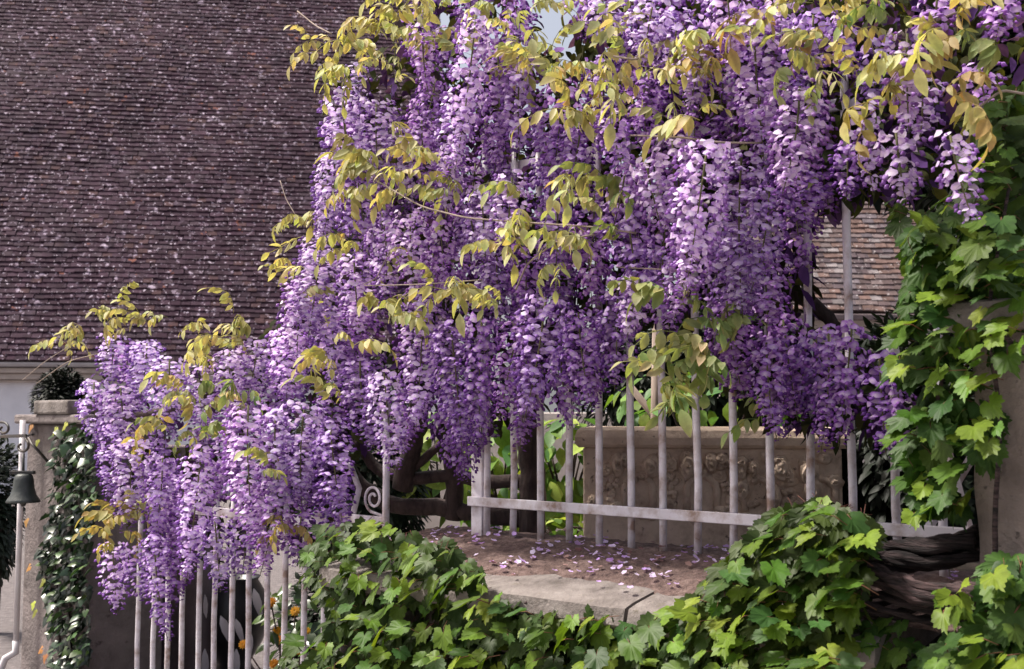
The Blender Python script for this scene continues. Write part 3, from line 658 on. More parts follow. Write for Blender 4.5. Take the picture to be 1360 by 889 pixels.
# young leaves: x, y, how many, spread, kind, offset
LEAVES = [
 (430,62,3,16,'gold',.42),(470,60,7,35,'gold',.42),(500,90,6,32,'olive',.42),(520,40,5,30,'gold',.4),(460,95,3,20,'gold',.45),(545,15,5,30,'gold',.4),(585,10,3,22,'olive',.36),
 (78,452,3,14,'gold',.3),(105,447,2,12,'gold',.3),(150,412,3,18,'gold',.28),(180,422,4,20,'gold',.28),(213,428,2,10,'olive',.28),(268,440,4,22,'gold',.28),(300,436,4,22,'gold',.28),(285,465,4,22,'gold',.3),(330,455,2,20,'olive',.25),
 (470,200,4,20,'gold',.44),(500,225,5,30,'olive',.42),(540,215,5,28,'gold',.45),(490,260,4,26,'gold',.44),(560,235,3,24,'olive',.4),(520,180,2,18,'gold',.42),(600,250,3,24,'olive',.4),
 (390,305,3,20,'gold',.36),(380,350,3,18,'gold',.36),(470,330,3,22,'gold',.42),(530,340,2,24,'olive',.4),(520,430,3,18,'olive',.42),(505,400,2,18,'gold',.4),(430,490,3,20,'gold',.4),(455,465,2,16,'gold',.4),(450,540,2,14,'olive',.4),
 (590,380,4,26,'olive',.46),(615,405,4,24,'gold',.48),(645,400,3,22,'olive',.46),(665,320,3,20,'gold',.46),(700,275,3,24,'olive',.46),(760,255,4,26,'olive',.46),(800,250,3,20,'green',.45),(740,340,4,28,'olive',.46),(770,325,3,24,'olive',.44),(820,320,2,20,'green',.42),
 (700,95,3,16,'gold',.45),(690,60,3,24,'olive',.35),(730,70,4,28,'olive',.36),(745,100,3,20,'olive',.36),(775,95,4,22,'gold',.5),(770,150,4,18,'gold',.52),(810,100,3,22,'gold',.5),(825,60,4,28,'olive',.45),(860,70,4,26,'gold',.46),(880,100,4,24,'gold',.5),
 (905,70,4,26,'olive',.46),(925,100,3,22,'bronze',.48),(895,150,2,16,'olive',.44),(940,150,2,14,'gold',.45),(960,70,2,20,'bronze',.42),(830,130,3,24,'olive',.45),(990,20,2,16,'bronze',.45),
 (1045,75,3,20,'olive',.5),(1070,95,3,24,'olive',.5),(1100,85,2,20,'olive',.48),(1130,40,4,22,'gold',.54),(1110,30,2,18,'gold',.52),(1060,10,4,30,'olive',.45),(1100,5,3,30,'bronze',.45),(1145,95,2,18,'gold',.54),
 (1160,140,2,16,'bronze',.56),(1185,150,2,16,'bronze',.56),(1250,50,3,18,'gold',.56),(1275,45,3,18,'bronze',.55),(1255,130,2,14,'bronze',.56),(1285,140,2,16,'bronze',.54),(1180,20,3,24,'green',.46),(1225,90,2,22,'olive',.46),(1300,60,2,18,'green',.48),
 (890,390,3,16,'green',.46),(900,455,4,22,'olive',.44),(880,480,4,22,'green',.44),(885,530,3,14,'green',.42),(930,470,3,24,'green',.35),(950,440,3,24,'green',.3),(905,520,2,14,'olive',.4),
 (155,690,4,22,'bronze',.36),(145,710,3,20,'bronze',.36),(170,680,3,18,'olive',.36),(180,700,2,18,'bronze',.34),(250,530,3,24,'bronze',.38),(215,560,2,16,'bronze',.36),(235,585,2,18,'olive',.38),(270,580,3,18,'green',.4),(300,520,3,22,'green',.36),(330,525,2,20,'olive',.35),
 (240,510,3,22,'olive',.36),(360,605,2,14,'olive',.38),(350,630,1,10,'olive',.38),(375,705,3,14,'bronze',.36),(165,575,2,14,'bronze',.32),(1010,560,2,14,'green',.2),(395,400,2,18,'olive',.3),(560,60,3,22,'olive',.36),(610,70,2,20,'olive',.36),(650,10,3,26,'olive',.34),(700,15,4,24,'olive',.34),(840,20,2,24,'olive',.4)]
for (x, y, n_, sp, kind, off) in LEAVES:
    for k in range(n_ + (1 if x < 900 and n_ > 2 else 0)):
        px, py = x + random.gauss(0, sp * 0.55), y + random.gauss(0, sp * 0.4)
        p = fp(px, py, off + random.uniform(-0.06, 0.08))
        a = math.atan2(FN.y, FN.x) + random.gauss(0, 1.6)
        inst('compound_leaf', random.choice(LM[kind]), p, (random.gauss(0, 0.35), random.gauss(0.0, 0.45), a), random.uniform(0.6, 1.05), wis, WB)

# thin trailing shoots
def shoot(pts, r=0.0028, col=(0.22, 0.16, 0.08)):
    b = MB(); q = [fp(x, y, o) for x, y, o in pts]; out = []
    for i in range(len(q) - 1):
        for k in range(5):
            t = k / 5; out.append(q[i].lerp(q[i + 1], t))
    out.append(q[-1])
    sm = [out[0]] + [(out[i - 1] + out[i] * 2 + out[i + 1]) / 4 for i in range(1, len(out) - 1)] + [out[-1]]
    b.tube(sm, r, 5); b.build('shoot', M['oldwood'], wis, smooth=True)
shoot([(500,240,.45),(560,275,.5),(620,290,.52),(700,296,.5),(790,302,.48),(845,310,.4)])
shoot([(835,180,.42),(900,182,.5),(960,190,.5),(1010,190,.42)]); shoot([(395,15,.3),(420,35,.35),(440,45,.4)])
shoot([(372,240,.3),(380,265,.32),(392,285,.34)], 0.002); shoot([(30,505,.2),(60,480,.25),(100,455,.3)], 0.002); shoot([(48,510,.2),(90,480,.25),(130,470,.25)], 0.0025)
shoot([(685,385,.5),(700,350,.5),(740,320,.5),(790,312,.45)]); shoot([(520,330,.42),(500,370,.45),(480,380,.46),(560,378,.46),(640,372,.45)], 0.002)
shoot([(815,75,.5),(845,80,.5),(870,60,.46)], 0.0035); shoot([(1235,30,.5),(1290,10,.45),(1340,-10,.4)], 0.003); shoot([(1290,150,.5),(1330,120,.45),(1360,125,.4)], 0.003)
shoot([(820,355,.35),(880,358,.42),(940,362,.42)], 0.002)
# trunk and limbs
def limb(name, pts, r0, r1, wob=0.1):
    b = MB(); n_ = len(pts) * 5; q = []
    for i in range(len(pts) - 1):
        for k in range(5): q.append(Vector(pts[i]).lerp(Vector(pts[i + 1]), k / 5))
    q.append(Vector(pts[-1]))
    sm = [q[0]] + [(q[i - 1] + q[i] * 2 + q[i + 1]) / 4 + Vector((random.gauss(0, 1), random.gauss(0, 1), random.gauss(0, 1))) * r0 * 0.06 for i in range(1, len(q) - 1)] + [q[-1]]
    m_ = len(sm); b.tube(sm, [r0 + (r1 - r0) * i / (m_ - 1) for i in range(m_)], 12, wob=wob); return b.build(name, M['bark'], wis, smooth=True)
T = lambda x, y, Y: at(x, y, Y)
limb('trunk', [trunk_base - UP * 0.08, T(708, 640, 4.72), T(702, 570, 4.7), T(712, 480, 4.6), T(700, 380, 4.5), T(720, 300, 4.4)], 0.058, 0.045)
limb('branch', [T(700, 640, 4.72), T(650, 640, 4.75), T(600, 632, 4.8), T(540, 636, 4.85), T(500, 625, 4.9), T(470, 580, 4.9)], 0.030, 0.024)
limb('branch', [T(716, 690, 4.75), T(650, 684, 4.8), T(595, 676, 4.85), T(520, 672, 4.9), T(470, 640, 4.95), T(440, 560, 4.9)], 0.042, 0.03)
limb('branch', [T(602, 690, 4.84), T(604, 640, 4.82), T(596, 600, 4.78), T(620, 520, 4.6)], 0.040, 0.028)
limb('branch', [T(534, 650, 4.85), T(545, 600, 4.8), T(560, 540, 4.7), T(545, 470, 4.6), T(560, 380, 4.5)], 0.046, 0.03)
limb('branch', [T(545, 625, 4.83), T(580, 595, 4.8), T(610, 570, 4.76)], 0.020, 0.016)
limb('branch', [T(720, 300, 4.4), T(820, 300, 4.2), T(950, 330, 3.9), T(1075, 400, 3.55), T(1115, 440, 3.5)], 0.04, 0.02)
limb('branch', [T(720, 300, 4.4), T(760, 220, 4.2), T(900, 120, 3.9), T(1100, 60, 3.5), T(1300, 40, 3.1)], 0.04, 0.02)
limb('branch', [T(700, 330, 4.4), T(600, 300, 4.4), T(500, 330, 4.6), T(400, 430, 4.8), T(250, 540, 5.2), T(140, 560, 5.6)], 0.04, 0.018)
limb('branch', [T(712, 320, 4.4), T(650, 200, 4.3), T(560, 80, 4.3), T(520, 20, 4.3)], 0.035, 0.015)
limb('branch', [T(1072, 330, 3.55), T(1076, 420, 3.55), T(1070, 520, 3.6)], 0.018, 0.012)
# inside of the plant: small leaves and flowers, colours darkened to imitate depth shade
b = MB(); cnt = 0
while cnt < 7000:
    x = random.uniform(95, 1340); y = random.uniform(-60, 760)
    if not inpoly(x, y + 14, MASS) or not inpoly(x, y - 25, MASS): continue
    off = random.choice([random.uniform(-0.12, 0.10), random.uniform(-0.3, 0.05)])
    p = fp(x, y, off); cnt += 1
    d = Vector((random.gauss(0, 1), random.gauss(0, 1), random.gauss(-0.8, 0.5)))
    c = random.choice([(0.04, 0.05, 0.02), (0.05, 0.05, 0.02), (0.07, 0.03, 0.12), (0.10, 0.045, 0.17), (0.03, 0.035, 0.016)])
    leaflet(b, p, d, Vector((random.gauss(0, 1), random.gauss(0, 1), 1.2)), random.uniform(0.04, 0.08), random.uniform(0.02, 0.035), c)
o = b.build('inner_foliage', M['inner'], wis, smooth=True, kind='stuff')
# the crown runs on back over the garden
b = MB()
for k in range(2200):
    s_ = random.uniform(-0.85, 1.5); off = random.uniform(-0.5, -0.1); zc = 2.55 + 0.25 * noise.noise(Vector((s_ * 1.5, off * 1.5, 0)))
    z_ = zc + random.uniform(-0.22, 0.5)
    if s_ > 1.2: z_ -= (s_ - 1.2) * 0.6
    p = F(s_, off, z_)
    d = Vector((random.gauss(0, 1), random.gauss(0, 1), random.gauss(-0.6, 0.5)))
    c = random.choice([(0.14, 0.16, 0.045), (0.20, 0.19, 0.05), (0.22, 0.11, 0.36), (0.3, 0.17, 0.45)])
    leaflet(b, p, d, Vector((random.gauss(0, 0.6), random.gauss(0, 0.6), 1.2)), random.uniform(0.05, 0.1), random.uniform(0.025, 0.045), c)
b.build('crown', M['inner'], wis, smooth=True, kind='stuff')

# ------------------------------------------------------------------ creeper with big lobed leaves
def lobed(col, seed, teeth=True):
    rnd = random.Random(seed)
    tips = [(-162, 0.44), (-125, 0.66), (-92, 0.72), (-68, 0.74), (-46, 0.94), (-26, 0.74), (-12, 0.88), (0, 1.08), (12, 0.88), (26, 0.74), (46, 0.94), (68, 0.74), (92, 0.72), (125, 0.66), (162, 0.44)]
    out = []
    for i, (a, r_) in enumerate(tips):
        r_ *= rnd.uniform(0.9, 1.1); out.append((a + rnd.uniform(-4, 4), r_))
        if i < len(tips) - 1:
            a2, r2 = tips[i + 1]; sm = min(r_, r2)
            out.append(((a * 0.62 + a2 * 0.38), (r_ * 0.55 + r2 * 0.45) * 0.95)); out.append(((a * 0.42 + a2 * 0.58), (r_ * 0.45 + r2 * 0.55) * 0.86))
    b = MB(); vs = [Vector((0, 0.12, 0))]; cs = [tuple(q * 1.15 for q in col)]
    cup = rnd.uniform(0.05, 0.38); droop = rnd.uniform(0.25, 0.85); tw = rnd.uniform(-0.15, 0.15)
    def zz(x, y): return cup * abs(x) ** 1.2 - droop * max(0, y) ** 2 * 0.5 + 0.04 * math.sin(x * 9 + seed) * math.cos(y * 7) - droop * 0.35 * x * x + tw * x * y
    for ringk, ks in ((0.5, 1.05), (1.0, 0.95)):
        for a, r_ in out:
            x = math.sin(R(a)) * r_ * 0.5 * ringk * 1.05; y = 0.12 + math.cos(R(a)) * r_ * 0.62 * ringk
            rib = 0.02 if (ringk == 0.5 and r_ > 0.8) else 0
            vs.append(Vector((x, y, zz(x, y) - rib))); v = rnd.uniform(0.88, 1.1) * ks; cs.append(tuple(q * v for q in col))
    n = len(out); fs = []
    for i in range(n - 1):
        fs.append((0, 1 + i, 2 + i)); fs.append((1 + i, 1 + n + i, 2 + n + i, 2 + i))
    b.add(vs, fs, cs)
    b.tube([(0, 0.12, 0.0), (0, -0.12, -0.06), (0, -0.4, -0.28)], 0.012, 4, (0.25, 0.12, 0.08))
    LMB.append(b); return b.mesh('leaf', M['creeper'], True)
LMB = []
CG = [(0.11, 0.19, 0.02), (0.135, 0.215, 0.022), (0.075, 0.145, 0.018), (0.165, 0.235, 0.028), (0.05, 0.105, 0.025)]
CL = [lobed(CG[i % 5], i) for i in range(10)]
CDARK = [lobed(c, 20 + i) for i, c in enumerate([(0.05, 0.10, 0.02), (0.07, 0.13, 0.025), (0.09, 0.16, 0.03)])]  # darker leaf colours, standing for shade in gaps and around the pillar
def orient(nrm, tip):
    z = nrm.normalized(); y = (tip - z * tip.dot(z)).normalized(); x = y.cross(z)
    return Matrix((x, y, z)).transposed().to_euler()
def creeper(root, poly, spacing, off_fn, size, meshes, up=0.55, cap=290, jit=0.9):
    cnt = 0; xs = [p[0] for p in poly]; ys = [p[1] for p in poly]; cand = []
    y = min(ys)
    while y < max(ys):
        x = min(xs)
        while x < max(xs):
            X = x + random.uniform(-jit, jit) * spacing * 0.5; Y_ = y + random.uniform(-jit, jit) * spacing * 0.5
            if inpoly(X, Y_, poly): cand.append((X, Y_))
            x += spacing
        y += spacing * 0.8
    random.shuffle(cand)
    for (X, Y_) in cand[:cap]:
        off = off_fn(X, Y_); p = fp(X, Y_, off)
        nrm = FN * random.uniform(0.15, 0.75) + UP * (up + 0.25 + random.gauss(0, 0.3)) + FD * random.gauss(0.1, 0.45)
        tip = -UP * random.uniform(0.2, 0.9) + FN * random.uniform(0.2, 0.9) + FD * random.gauss(0.1, 0.7)
        sz = size * random.choice([0.42, 0.58, 0.7, 0.8, 0.92]) * random.uniform(0.9, 1.1)
        inst('leaf', random.choice(meshes), p, orient(nrm, tip), sz, root, root.location); cnt += 1
    return cnt
def underleaves(root, poly, n, off0, off1, size):
    '''shaded leaves behind the outer ones'''
    mb = MB(); xs = [p[0] for p in poly]; ys = [p[1] for p in poly]; k = 0
    while k < n:
        X, Y_ = random.uniform(min(xs), max(xs)), random.uniform(min(ys), max(ys))
        if not inpoly(X, Y_, poly): continue
        k += 1; p = fp(X, Y_, random.uniform(off0, off1)); src = random.choice(LMB[-3:])
        nrm = FN * random.uniform(0.3, 1.0) + UP * random.gauss(0.6, 0.4) + FD * random.gauss(0, 0.5)
        m = orient(nrm, -UP * random.uniform(0.3, 1) + FN * 0.4 + FD * random.gauss(0, 0.7)).to_matrix() * (size * random.uniform(0.7, 1.2))
        mb.add([p + m @ Vector(v) for v in src.v], src.f, [tuple(q * 0.75 for q in c) for c in src.c])  # colours dimmed to imitate shade between the outer leaves
    mb.build('inner_leaves', M['creeper'], root, smooth=True, kind='stuff')
def stems(root, paths, r=0.006, mat='redbark', sides=6):
    for pts in paths:
        b = MB(); q = [fp(x, y, o) for x, y, o in pts]; out = []
        for i in range(len(q) - 1):
            for k in range(4): out.append(q[i].lerp(q[i + 1], k / 4))
        out.append(q[-1]); sm = [out[0]] + [(out[i - 1] + out[i] * 2 + out[i + 1]) / 4 for i in range(1, len(out) - 1)] + [out[-1]]
        m_ = len(sm); b.tube(sm, [r * (1 - 0.5 * i / m_) for i in range(m_)], sides, wob=0.08); b.build('stem', M[mat], root, smooth=True)
PA = [(396,770),(408,722),(440,688),(505,692),(545,710),(600,728),(640,752),(670,795),(730,812),(790,808),(840,822),(890,812),(925,805),(960,889),(955,915),(360,915),(385,850),(425,850),(440,800)]
crA = empty('creeper', F(1.0, 0.45, 0), 'bright green lobed leaf creeper covering the wall face below the coping', 'creeper')
creeper(crA, PA, 22, lambda x, y: 0.44 + random.uniform(0, 0.16) + (0.14 if x < 640 else 0.04) * random.random(), 0.108, CL + CDARK[2:], cap=298)
underleaves(crA, PA, 700, 0.40, 0.53, 0.082)
stems(crA, [[(470, 900, .42), (480, 800, .45), (520, 740, .48)], [(600, 910, .42), (640, 830, .44), (700, 800, .5)], [(820, 910, .42), (840, 850, .44), (900, 820, .5)], [(700, 910, .42), (740, 860, .46), (800, 840, .47)]])
PB = [(925,790),(960,755),(990,715),(1020,690),(1050,672),(1090,660),(1135,680),(1160,690),(1165,715),(1140,755),(1150,800),(1120,830),(1115,889),(1100,910),(890,910),(900,840)]
crB = empty('creeper', F(-0.3, 0.5, 0), 'dense mound of bright green creeper leaves rising in front of the white rail', 'creeper')
creeper(crB, PB, 19, lambda x, y: 0.46 + random.uniform(0, 0.22), 0.105, CL, up=0.7, cap=298)
underleaves(crB, PB, 600, 0.40, 0.56, 0.08)
stems(crB, [[(1010, 910, .42), (1030, 820, .5), (1060, 730, .5), (1090, 680, .5)], [(960, 900, .45), (990, 860, .5), (1060, 830, .5)]])
PC = [(1192,325),(1220,285),(1260,268),(1320,270),(1362,300),(1362,455),(1320,480),(1332,585),(1315,610),(1285,600),(1285,665),(1250,690),(1212,680),(1208,600),(1190,560),(1225,520),(1188,500),(1186,425),(1200,385)]
crC = empty('creeper', F(pe - 0.1, 0.5, 0), 'green creeper climbing up the edge of the rough stone pillar', 'creeper')
creeper(crC, PC, 24, lambda x, y: (0.40 if x < 1290 else 0.47) + random.uniform(0, 0.14), 0.105, CL + CDARK[1:], up=0.45, cap=215)
PC2 = [(1290,150),(1362,110),(1362,300),(1300,280)]
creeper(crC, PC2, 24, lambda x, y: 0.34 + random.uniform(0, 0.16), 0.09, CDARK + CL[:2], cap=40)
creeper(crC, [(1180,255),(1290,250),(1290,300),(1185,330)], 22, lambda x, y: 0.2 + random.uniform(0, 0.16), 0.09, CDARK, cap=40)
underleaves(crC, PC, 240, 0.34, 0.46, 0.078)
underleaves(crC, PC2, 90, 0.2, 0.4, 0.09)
stems(crC, [[(1330, 880, .47), (1320, 700, .47), (1330, 560, .47), (1310, 420, .47), (1340, 250, .45)], [(1362, 480, .47), (1330, 440, .48), (1280, 400, .46), (1230, 360, .42)], [(1240, 690, .35), (1235, 600, .38), (1250, 500, .42), (1290, 440, .46)]], 0.007)
PE_ = [(1300,765),(1335,742),(1362,745),(1362,915),(1205,915),(1240,860),(1300,835),(1345,815),(1310,790)]
crE = empty('creeper', F(pe - 0.2, 0.55, 0), 'low creeper sprays at the foot of the stone pillar', 'creeper')
creeper(crE, PE_, 26, lambda x, y: 0.52 + random.uniform(0, 0.12), 0.11, CL + CDARK, up=0.7, cap=120)
creeper(crE, [(1245,780),(1285,775),(1292,825),(1240,830)], 16, lambda x, y: 0.52 + random.uniform(0, 0.08), 0.07, CL[:6], up=0.3, cap=24)
underleaves(crE, PE_, 260, 0.46, 0.56, 0.08)
def bundle(path, n, spread, r, mat, turns):
    for k in range(n):
        ph = 2 * math.pi * k / n + random.uniform(-.4, .4); q = [fp(x, y, o) for x, y, o in path]; out = []
        m_ = len(q) - 1
        for i in range(m_):
            for j in range(8):
                t = (i + j / 8) / m_; c = q[i].lerp(q[i + 1], j / 8)
                a = ph + turns * 2 * math.pi * t + 0.4 * math.sin(t * 9 + k)
                out.append(c + UP * math.cos(a) * spread + FN * math.sin(a) * spread)
        sm = [out[0]] + [(out[i - 1] + out[i] * 2 + out[i + 1]) / 4 for i in range(1, len(out) - 1)] + [out[-1]]
        b = MB(); rk = r * random.uniform(0.6, 1.25); b.tube(sm, [rk * (1 + 0.25 * noise.noise(Vector((i * 0.5, k * 3.1, 0)))) for i in range(len(sm))], 9, wob=0.10)
        b.build('stem', M[mat], crE, smooth=True)
creeper(crE, [(1110,800),(1235,835),(1235,915),(1100,915)], 20, lambda x, y: 0.42 + random.uniform(0, 0.08), 0.09, CDARK, up=0.5, cap=40)
bundle([(1120, 745, .30), (1180, 742, .33), (1240, 735, .33), (1310, 718, .30)], 11, 0.032, 0.011, 'vinebark', 0.6)
bundle([(1120, 752, .40), (1170, 765, .44), (1220, 790, .49), (1290, 790, .51), (1375, 785, .51)], 8, 0.020, 0.009, 'redbark', 1.1)
bundle([(1110, 790, .42), (1180, 805, .43), (1250, 815, .44), (1310, 808, .46)], 6, 0.024, 0.009, 'vinebark', 0.8)

# ------------------------------------------------------------------ ivy on the gate pillar
def ivy_leaf(col, seed):
    rnd = random.Random(seed); b = MB()
    o_ = [(-150, .4), (-95, .62), (-60, .5), (-35, .62), (0, 1.0), (35, .62), (60, .5), (95, .62), (150, .4)]
    vs = [Vector((0, 0.1, 0.04))] + [Vector((math.sin(R(a)) * r_ * .55, .1 + math.cos(R(a)) * r_ * .6, -0.10 * r_ * rnd.uniform(0.3, 1.4))) for a, r_ in o_]
    b.add(vs, [(0, i, i + 1) for i in range(1, len(o_))], col); IVB.append(b); return b.mesh('leaf', M['ivy'], True)
IVB = []
IV = [ivy_leaf(c, i) for i, c in enumerate([(0.02, 0.045, 0.02), (0.03, 0.06, 0.03), (0.045, 0.085, 0.04), (0.06, 0.11, 0.03)])]
PI = [(70,575),(100,560),(125,570),(130,640),(122,700),(118,780),(120,850),(112,905),(62,905),(66,850),(58,780),(50,740),(62,690),(70,640)]
ivy = empty('ivy', F(gp_s + 0.1, 0.06, 0), 'dark glossy ivy growing up the plastered gate pillar', 'ivy')
creeper(ivy, PI, 9.6, lambda x, y: gpo + 0.015 + random.uniform(0, 0.12), 0.10, IV, up=0.5, cap=289)
mb = MB()
for k in range(420):
    while True:
        X, Y_ = random.uniform(50, 132), random.uniform(560, 905)
        if inpoly(X, Y_, PI): break
    p = fp(X, Y_, gpo + random.uniform(0.005, 0.05)); m = orient(FN + UP * random.gauss(.3, .4) + FD * random.gauss(0, .5), -UP + FD * random.gauss(0, .6)).to_matrix() * random.uniform(0.06, 0.10)
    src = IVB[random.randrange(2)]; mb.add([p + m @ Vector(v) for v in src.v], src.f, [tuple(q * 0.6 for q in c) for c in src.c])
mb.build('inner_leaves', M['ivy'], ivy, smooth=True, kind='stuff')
YL = [ivy_leaf((0.30, 0.34, 0.04), 9), ivy_leaf((0.36, 0.16, 0.04), 10)]
for (x, y, k) in [(58, 770, 0), (47, 810, 0), (60, 870, 1), (42, 565, 1), (50, 585, 0), (35, 690, 1), (75, 568, 0), (88, 562, 0), (56, 862, 1), (44, 800, 0), (40, 752, 1)]:
    inst('leaf', YL[k], fp(x, y, gpo + 0.06), orient(FN + UP * 0.4, -UP + FD * random.gauss(0, .5)), 0.07, ivy, ivy.location)
stems(ivy, [[(95, 905, gpo + .01), (92, 760, gpo + .012), (100, 640, gpo + .012), (112, 565, gpo + .01)], [(80, 905, gpo + .01), (78, 800, gpo + .012), (70, 720, gpo + .012)]], 0.008, 'bark')

# ------------------------------------------------------------------ carved stone trough
TY = 4.42
tl, tr_ = at(787, 640, TY), at(1127, 640, TY)
zt = at(900, 568, TY).z; zb = ZG - 0.03; tw_ = tr_.x - tl.x
tro = empty('stone_trough', ((tl.x + tr_.x) / 2, TY + 0.2, zb), 'old carved limestone trough with arches and grapes in relief behind the fence', 'trough')
dep = 0.42; rim_h = 27 * TY / FPX
g = MB(); th = 0.06
g.box(tl.x, tr_.x, TY, TY + th, zb, zt - rim_h); g.build('front_panel', M['carved'], tro, bevel=0.008)
g = MB(); g.box(tl.x, tr_.x, TY + dep - th, TY + dep, zb, zt - rim_h); g.build('back_panel', M['carved'], tro, bevel=0.008)
for x0 in (tl.x, tr_.x - th):
    g = MB(); g.box(x0, x0 + th, TY + th, TY + dep - th, zb, zt - rim_h); g.build('end_panel', M['carved'], tro)
g = MB(); ov = 0.014
xo0, xo1, yo0, yo1 = tl.x - ov, tr_.x + ov, TY - ov, TY + dep + ov
prof = [(0.0, 0.0), (-0.012, 0.012), (-0.014, rim_h * 0.5), (-0.006, rim_h * 0.85), (0.008, rim_h), (0.075, rim_h), (0.085, 0.0)]
vs = []
for (i_, z_) in prof: vs += [Vector((xo0 + i_, yo0 + i_, zt - rim_h + z_)), Vector((xo1 - i_, yo0 + i_, zt - rim_h + z_)), Vector((xo1 - i_, yo1 - i_, zt - rim_h + z_)), Vector((xo0 + i_, yo1 - i_, zt - rim_h + z_))]
n_ = len(prof); g.add(vs, [(i * 4 + q, i * 4 + (q + 1) % 4, ((i + 1) % n_) * 4 + (q + 1) % 4, ((i + 1) % n_) * 4 + q) for i in range(n_) for q in range(4)])
g.build('rim', M['carved'], tro)
g = MB(); g.box(tl.x + th, tr_.x - th, TY + th, TY + dep - th, zt - rim_h - 0.08, zt - rim_h - 0.03); g.build('soil_fill', M['soil'], tro)
px2 = TY / FPX
def tp(px, py, o=0.0): p = at(px, py, TY); return Vector((p.x, TY - o, p.z))
def arch(cx, cy, w_, h_):
    b = MB(); pts = [tp(cx - w_, cy + h_)] + [tp(cx + w_ * math.cos(a), cy - w_ * 1.0 * math.sin(a)) for a in [math.pi - math.pi * i / 12 for i in range(13)]] + [tp(cx + w_, cy + h_)]
    b.tube(pts, 0.015, 8); b.build('carved_arch', M['carved'], tro, smooth=True)
for cx, w_ in ((863, 19), (947, 20), (1020, 17), (1100, 18)): arch(cx, 652, w_, 26)
def grapes(cx, cy, w_, h_):
    b = MB()
    for i in range(34):
        v = random.random(); u = random.uniform(-1, 1) * (1 - v * 0.75) * w_
        r_ = random.uniform(3.2, 4.6) * px2; b.ball(tp(cx + u, cy + (v - 0.5) * h_, 0.004), r_, r_ * 0.9, r_, 8, 6)
    b.build('carved_grapes', M['carved'], tro, smooth=True)
for cx, cy in ((824, 652), (905, 650), (985, 650), (1062, 655)): grapes(cx, cy, 15, 62)
def lump(cx, cy, rx, ry, d):
    b = MB(); c = tp(cx, cy); nU, nV = 14, 10; vs = []; sd_ = random.uniform(0, 50)
    for i in range(nU + 1):
        for j in range(nV):
            th_ = math.pi * 0.5 * i / nU; a = 2 * math.pi * j / nV
            k = 1 + 0.35 * noise.noise(Vector((math.cos(a) * 1.6 + sd_, math.sin(a) * 1.6, i * 0.25)))
            vs.append(c + Vector((math.cos(a) * math.sin(th_) * rx * px2 * k, -d * math.cos(th_) * k * (1 + 0.5 * noise.noise(Vector((i * .4, j * .6, sd_)))) + 0.004, math.sin(a) * math.sin(th_) * ry * px2 * k)))
    fs = [(i * nV + j, (i + 1) * nV + j, (i + 1) * nV + (j + 1) % nV, i * nV + (j + 1) % nV) for i in range(nU) for j in range(nV)]
    b.add(vs, fs); b.build('carved_foliage', M['carved'], tro, smooth=True)
for k in range(46):
    cx = random.uniform(797, 1118); cy = random.choice([random.uniform(606, 634), random.uniform(606, 640), random.uniform(665, 690)])
    lump(cx, cy, random.uniform(5, 12), random.uniform(5, 11), random.uniform(0.018, 0.04))
for cx, cy in ((997, 625), (1000, 650), (1050, 622), (1085, 628), (1090, 650), (1040, 660), (930, 620), (960, 615), (880, 620), (835, 618)): lump(cx, cy, random.uniform(9, 14), random.uniform(12, 20), 0.048)
tro.rotation_euler = (0, 0, -R(12))

# ------------------------------------------------------------------ garden plants behind the fence
def oval_leaf(col, mat, seed, pointed=1.0):
    b = MB(); rnd = random.Random(seed)
    leaflet(b, Vector((0, 0, 0)), Vector((0, 1, 0)), Vector((0, 0, 1)), 1.0, rnd.uniform(0.5, 0.75), col, tuple(q * 1.1 for q in col), rnd.uniform(0.1, 0.4), rnd.uniform(0.1, 0.5))
    return b.mesh('leaf', mat, True)
SG = [oval_leaf(c, M['creeper'], i) for i, c in enumerate([(0.20, 0.32, 0.05), (0.28, 0.40, 0.08), (0.14, 0.25, 0.045), (0.34, 0.44, 0.10), (0.10, 0.20, 0.06)])]
def shrub(name, label, c, rx, rz, n, size, meshes, stemh=None, yy=None):
    c = Vector(c); base = Vector((c.x, c.y, ZG - 0.01 if c.y < 7 and stemh is None else (stemh or 0)))
    root = empty(name, base, label, 'shrub')
    b = MB()
    for k in range(7):
        a = random.uniform(0, 6.28); e = c + Vector((math.cos(a) * rx * 0.7, math.sin(a) * rx * 0.6, random.uniform(-0.2, 0.7) * rz))
        b.tube([base, base.lerp(e, 0.5) + Vector((0, 0, 0.03)), e], [0.008, 0.006, 0.003], 5)
    b.build('stems', M['bark'], root, smooth=True)
    for k in range(n):
        u = Vector((random.gauss(0, 1), random.gauss(0, 1), random.gauss(0, 1))).normalized() * random.uniform(0.45, 1) ** 0.5
        p = c + Vector((u.x * rx, u.y * rx * 0.8, u.z * rz)); p.z = max(p.z, base.z + 0.02)
        nrm = Vector((u.x, u.y - 0.3, u.z + 0.8)) + Vector((random.gauss(0, .4), random.gauss(0, .4), random.gauss(0, .3)))
        tip = Vector((u.x + random.gauss(0, .5), u.y - 0.2 + random.gauss(0, .5), -0.5 + random.gauss(0, .3)))
        inst('leaf', random.choice(meshes), p, orient(nrm, tip), size * random.uniform(0.6, 1.25), root, root.location)
    return root
shrub('green_shrub', 'bright green leafy shrub behind the wisteria trunk', at(665, 615, 5.7), 0.24, 0.36, 130, 0.13, SG)
shrub('green_shrub', 'bright green leafy shrub between the wisteria trunk and the stone trough', at(752, 630, 5.4), 0.20, 0.32, 150, 0.12, SG)
shrub('green_shrub', 'low green ground plant at the foot of the stone trough', at(735, 712, 4.9), 0.24, 0.08, 90, 0.075, SG[2:] + SG[:1])
shrub('green_shrub', 'pale green shrub far behind the forked wisteria branches', at(585, 610, 6.3), 0.30, 0.28, 120, 0.12, SG)
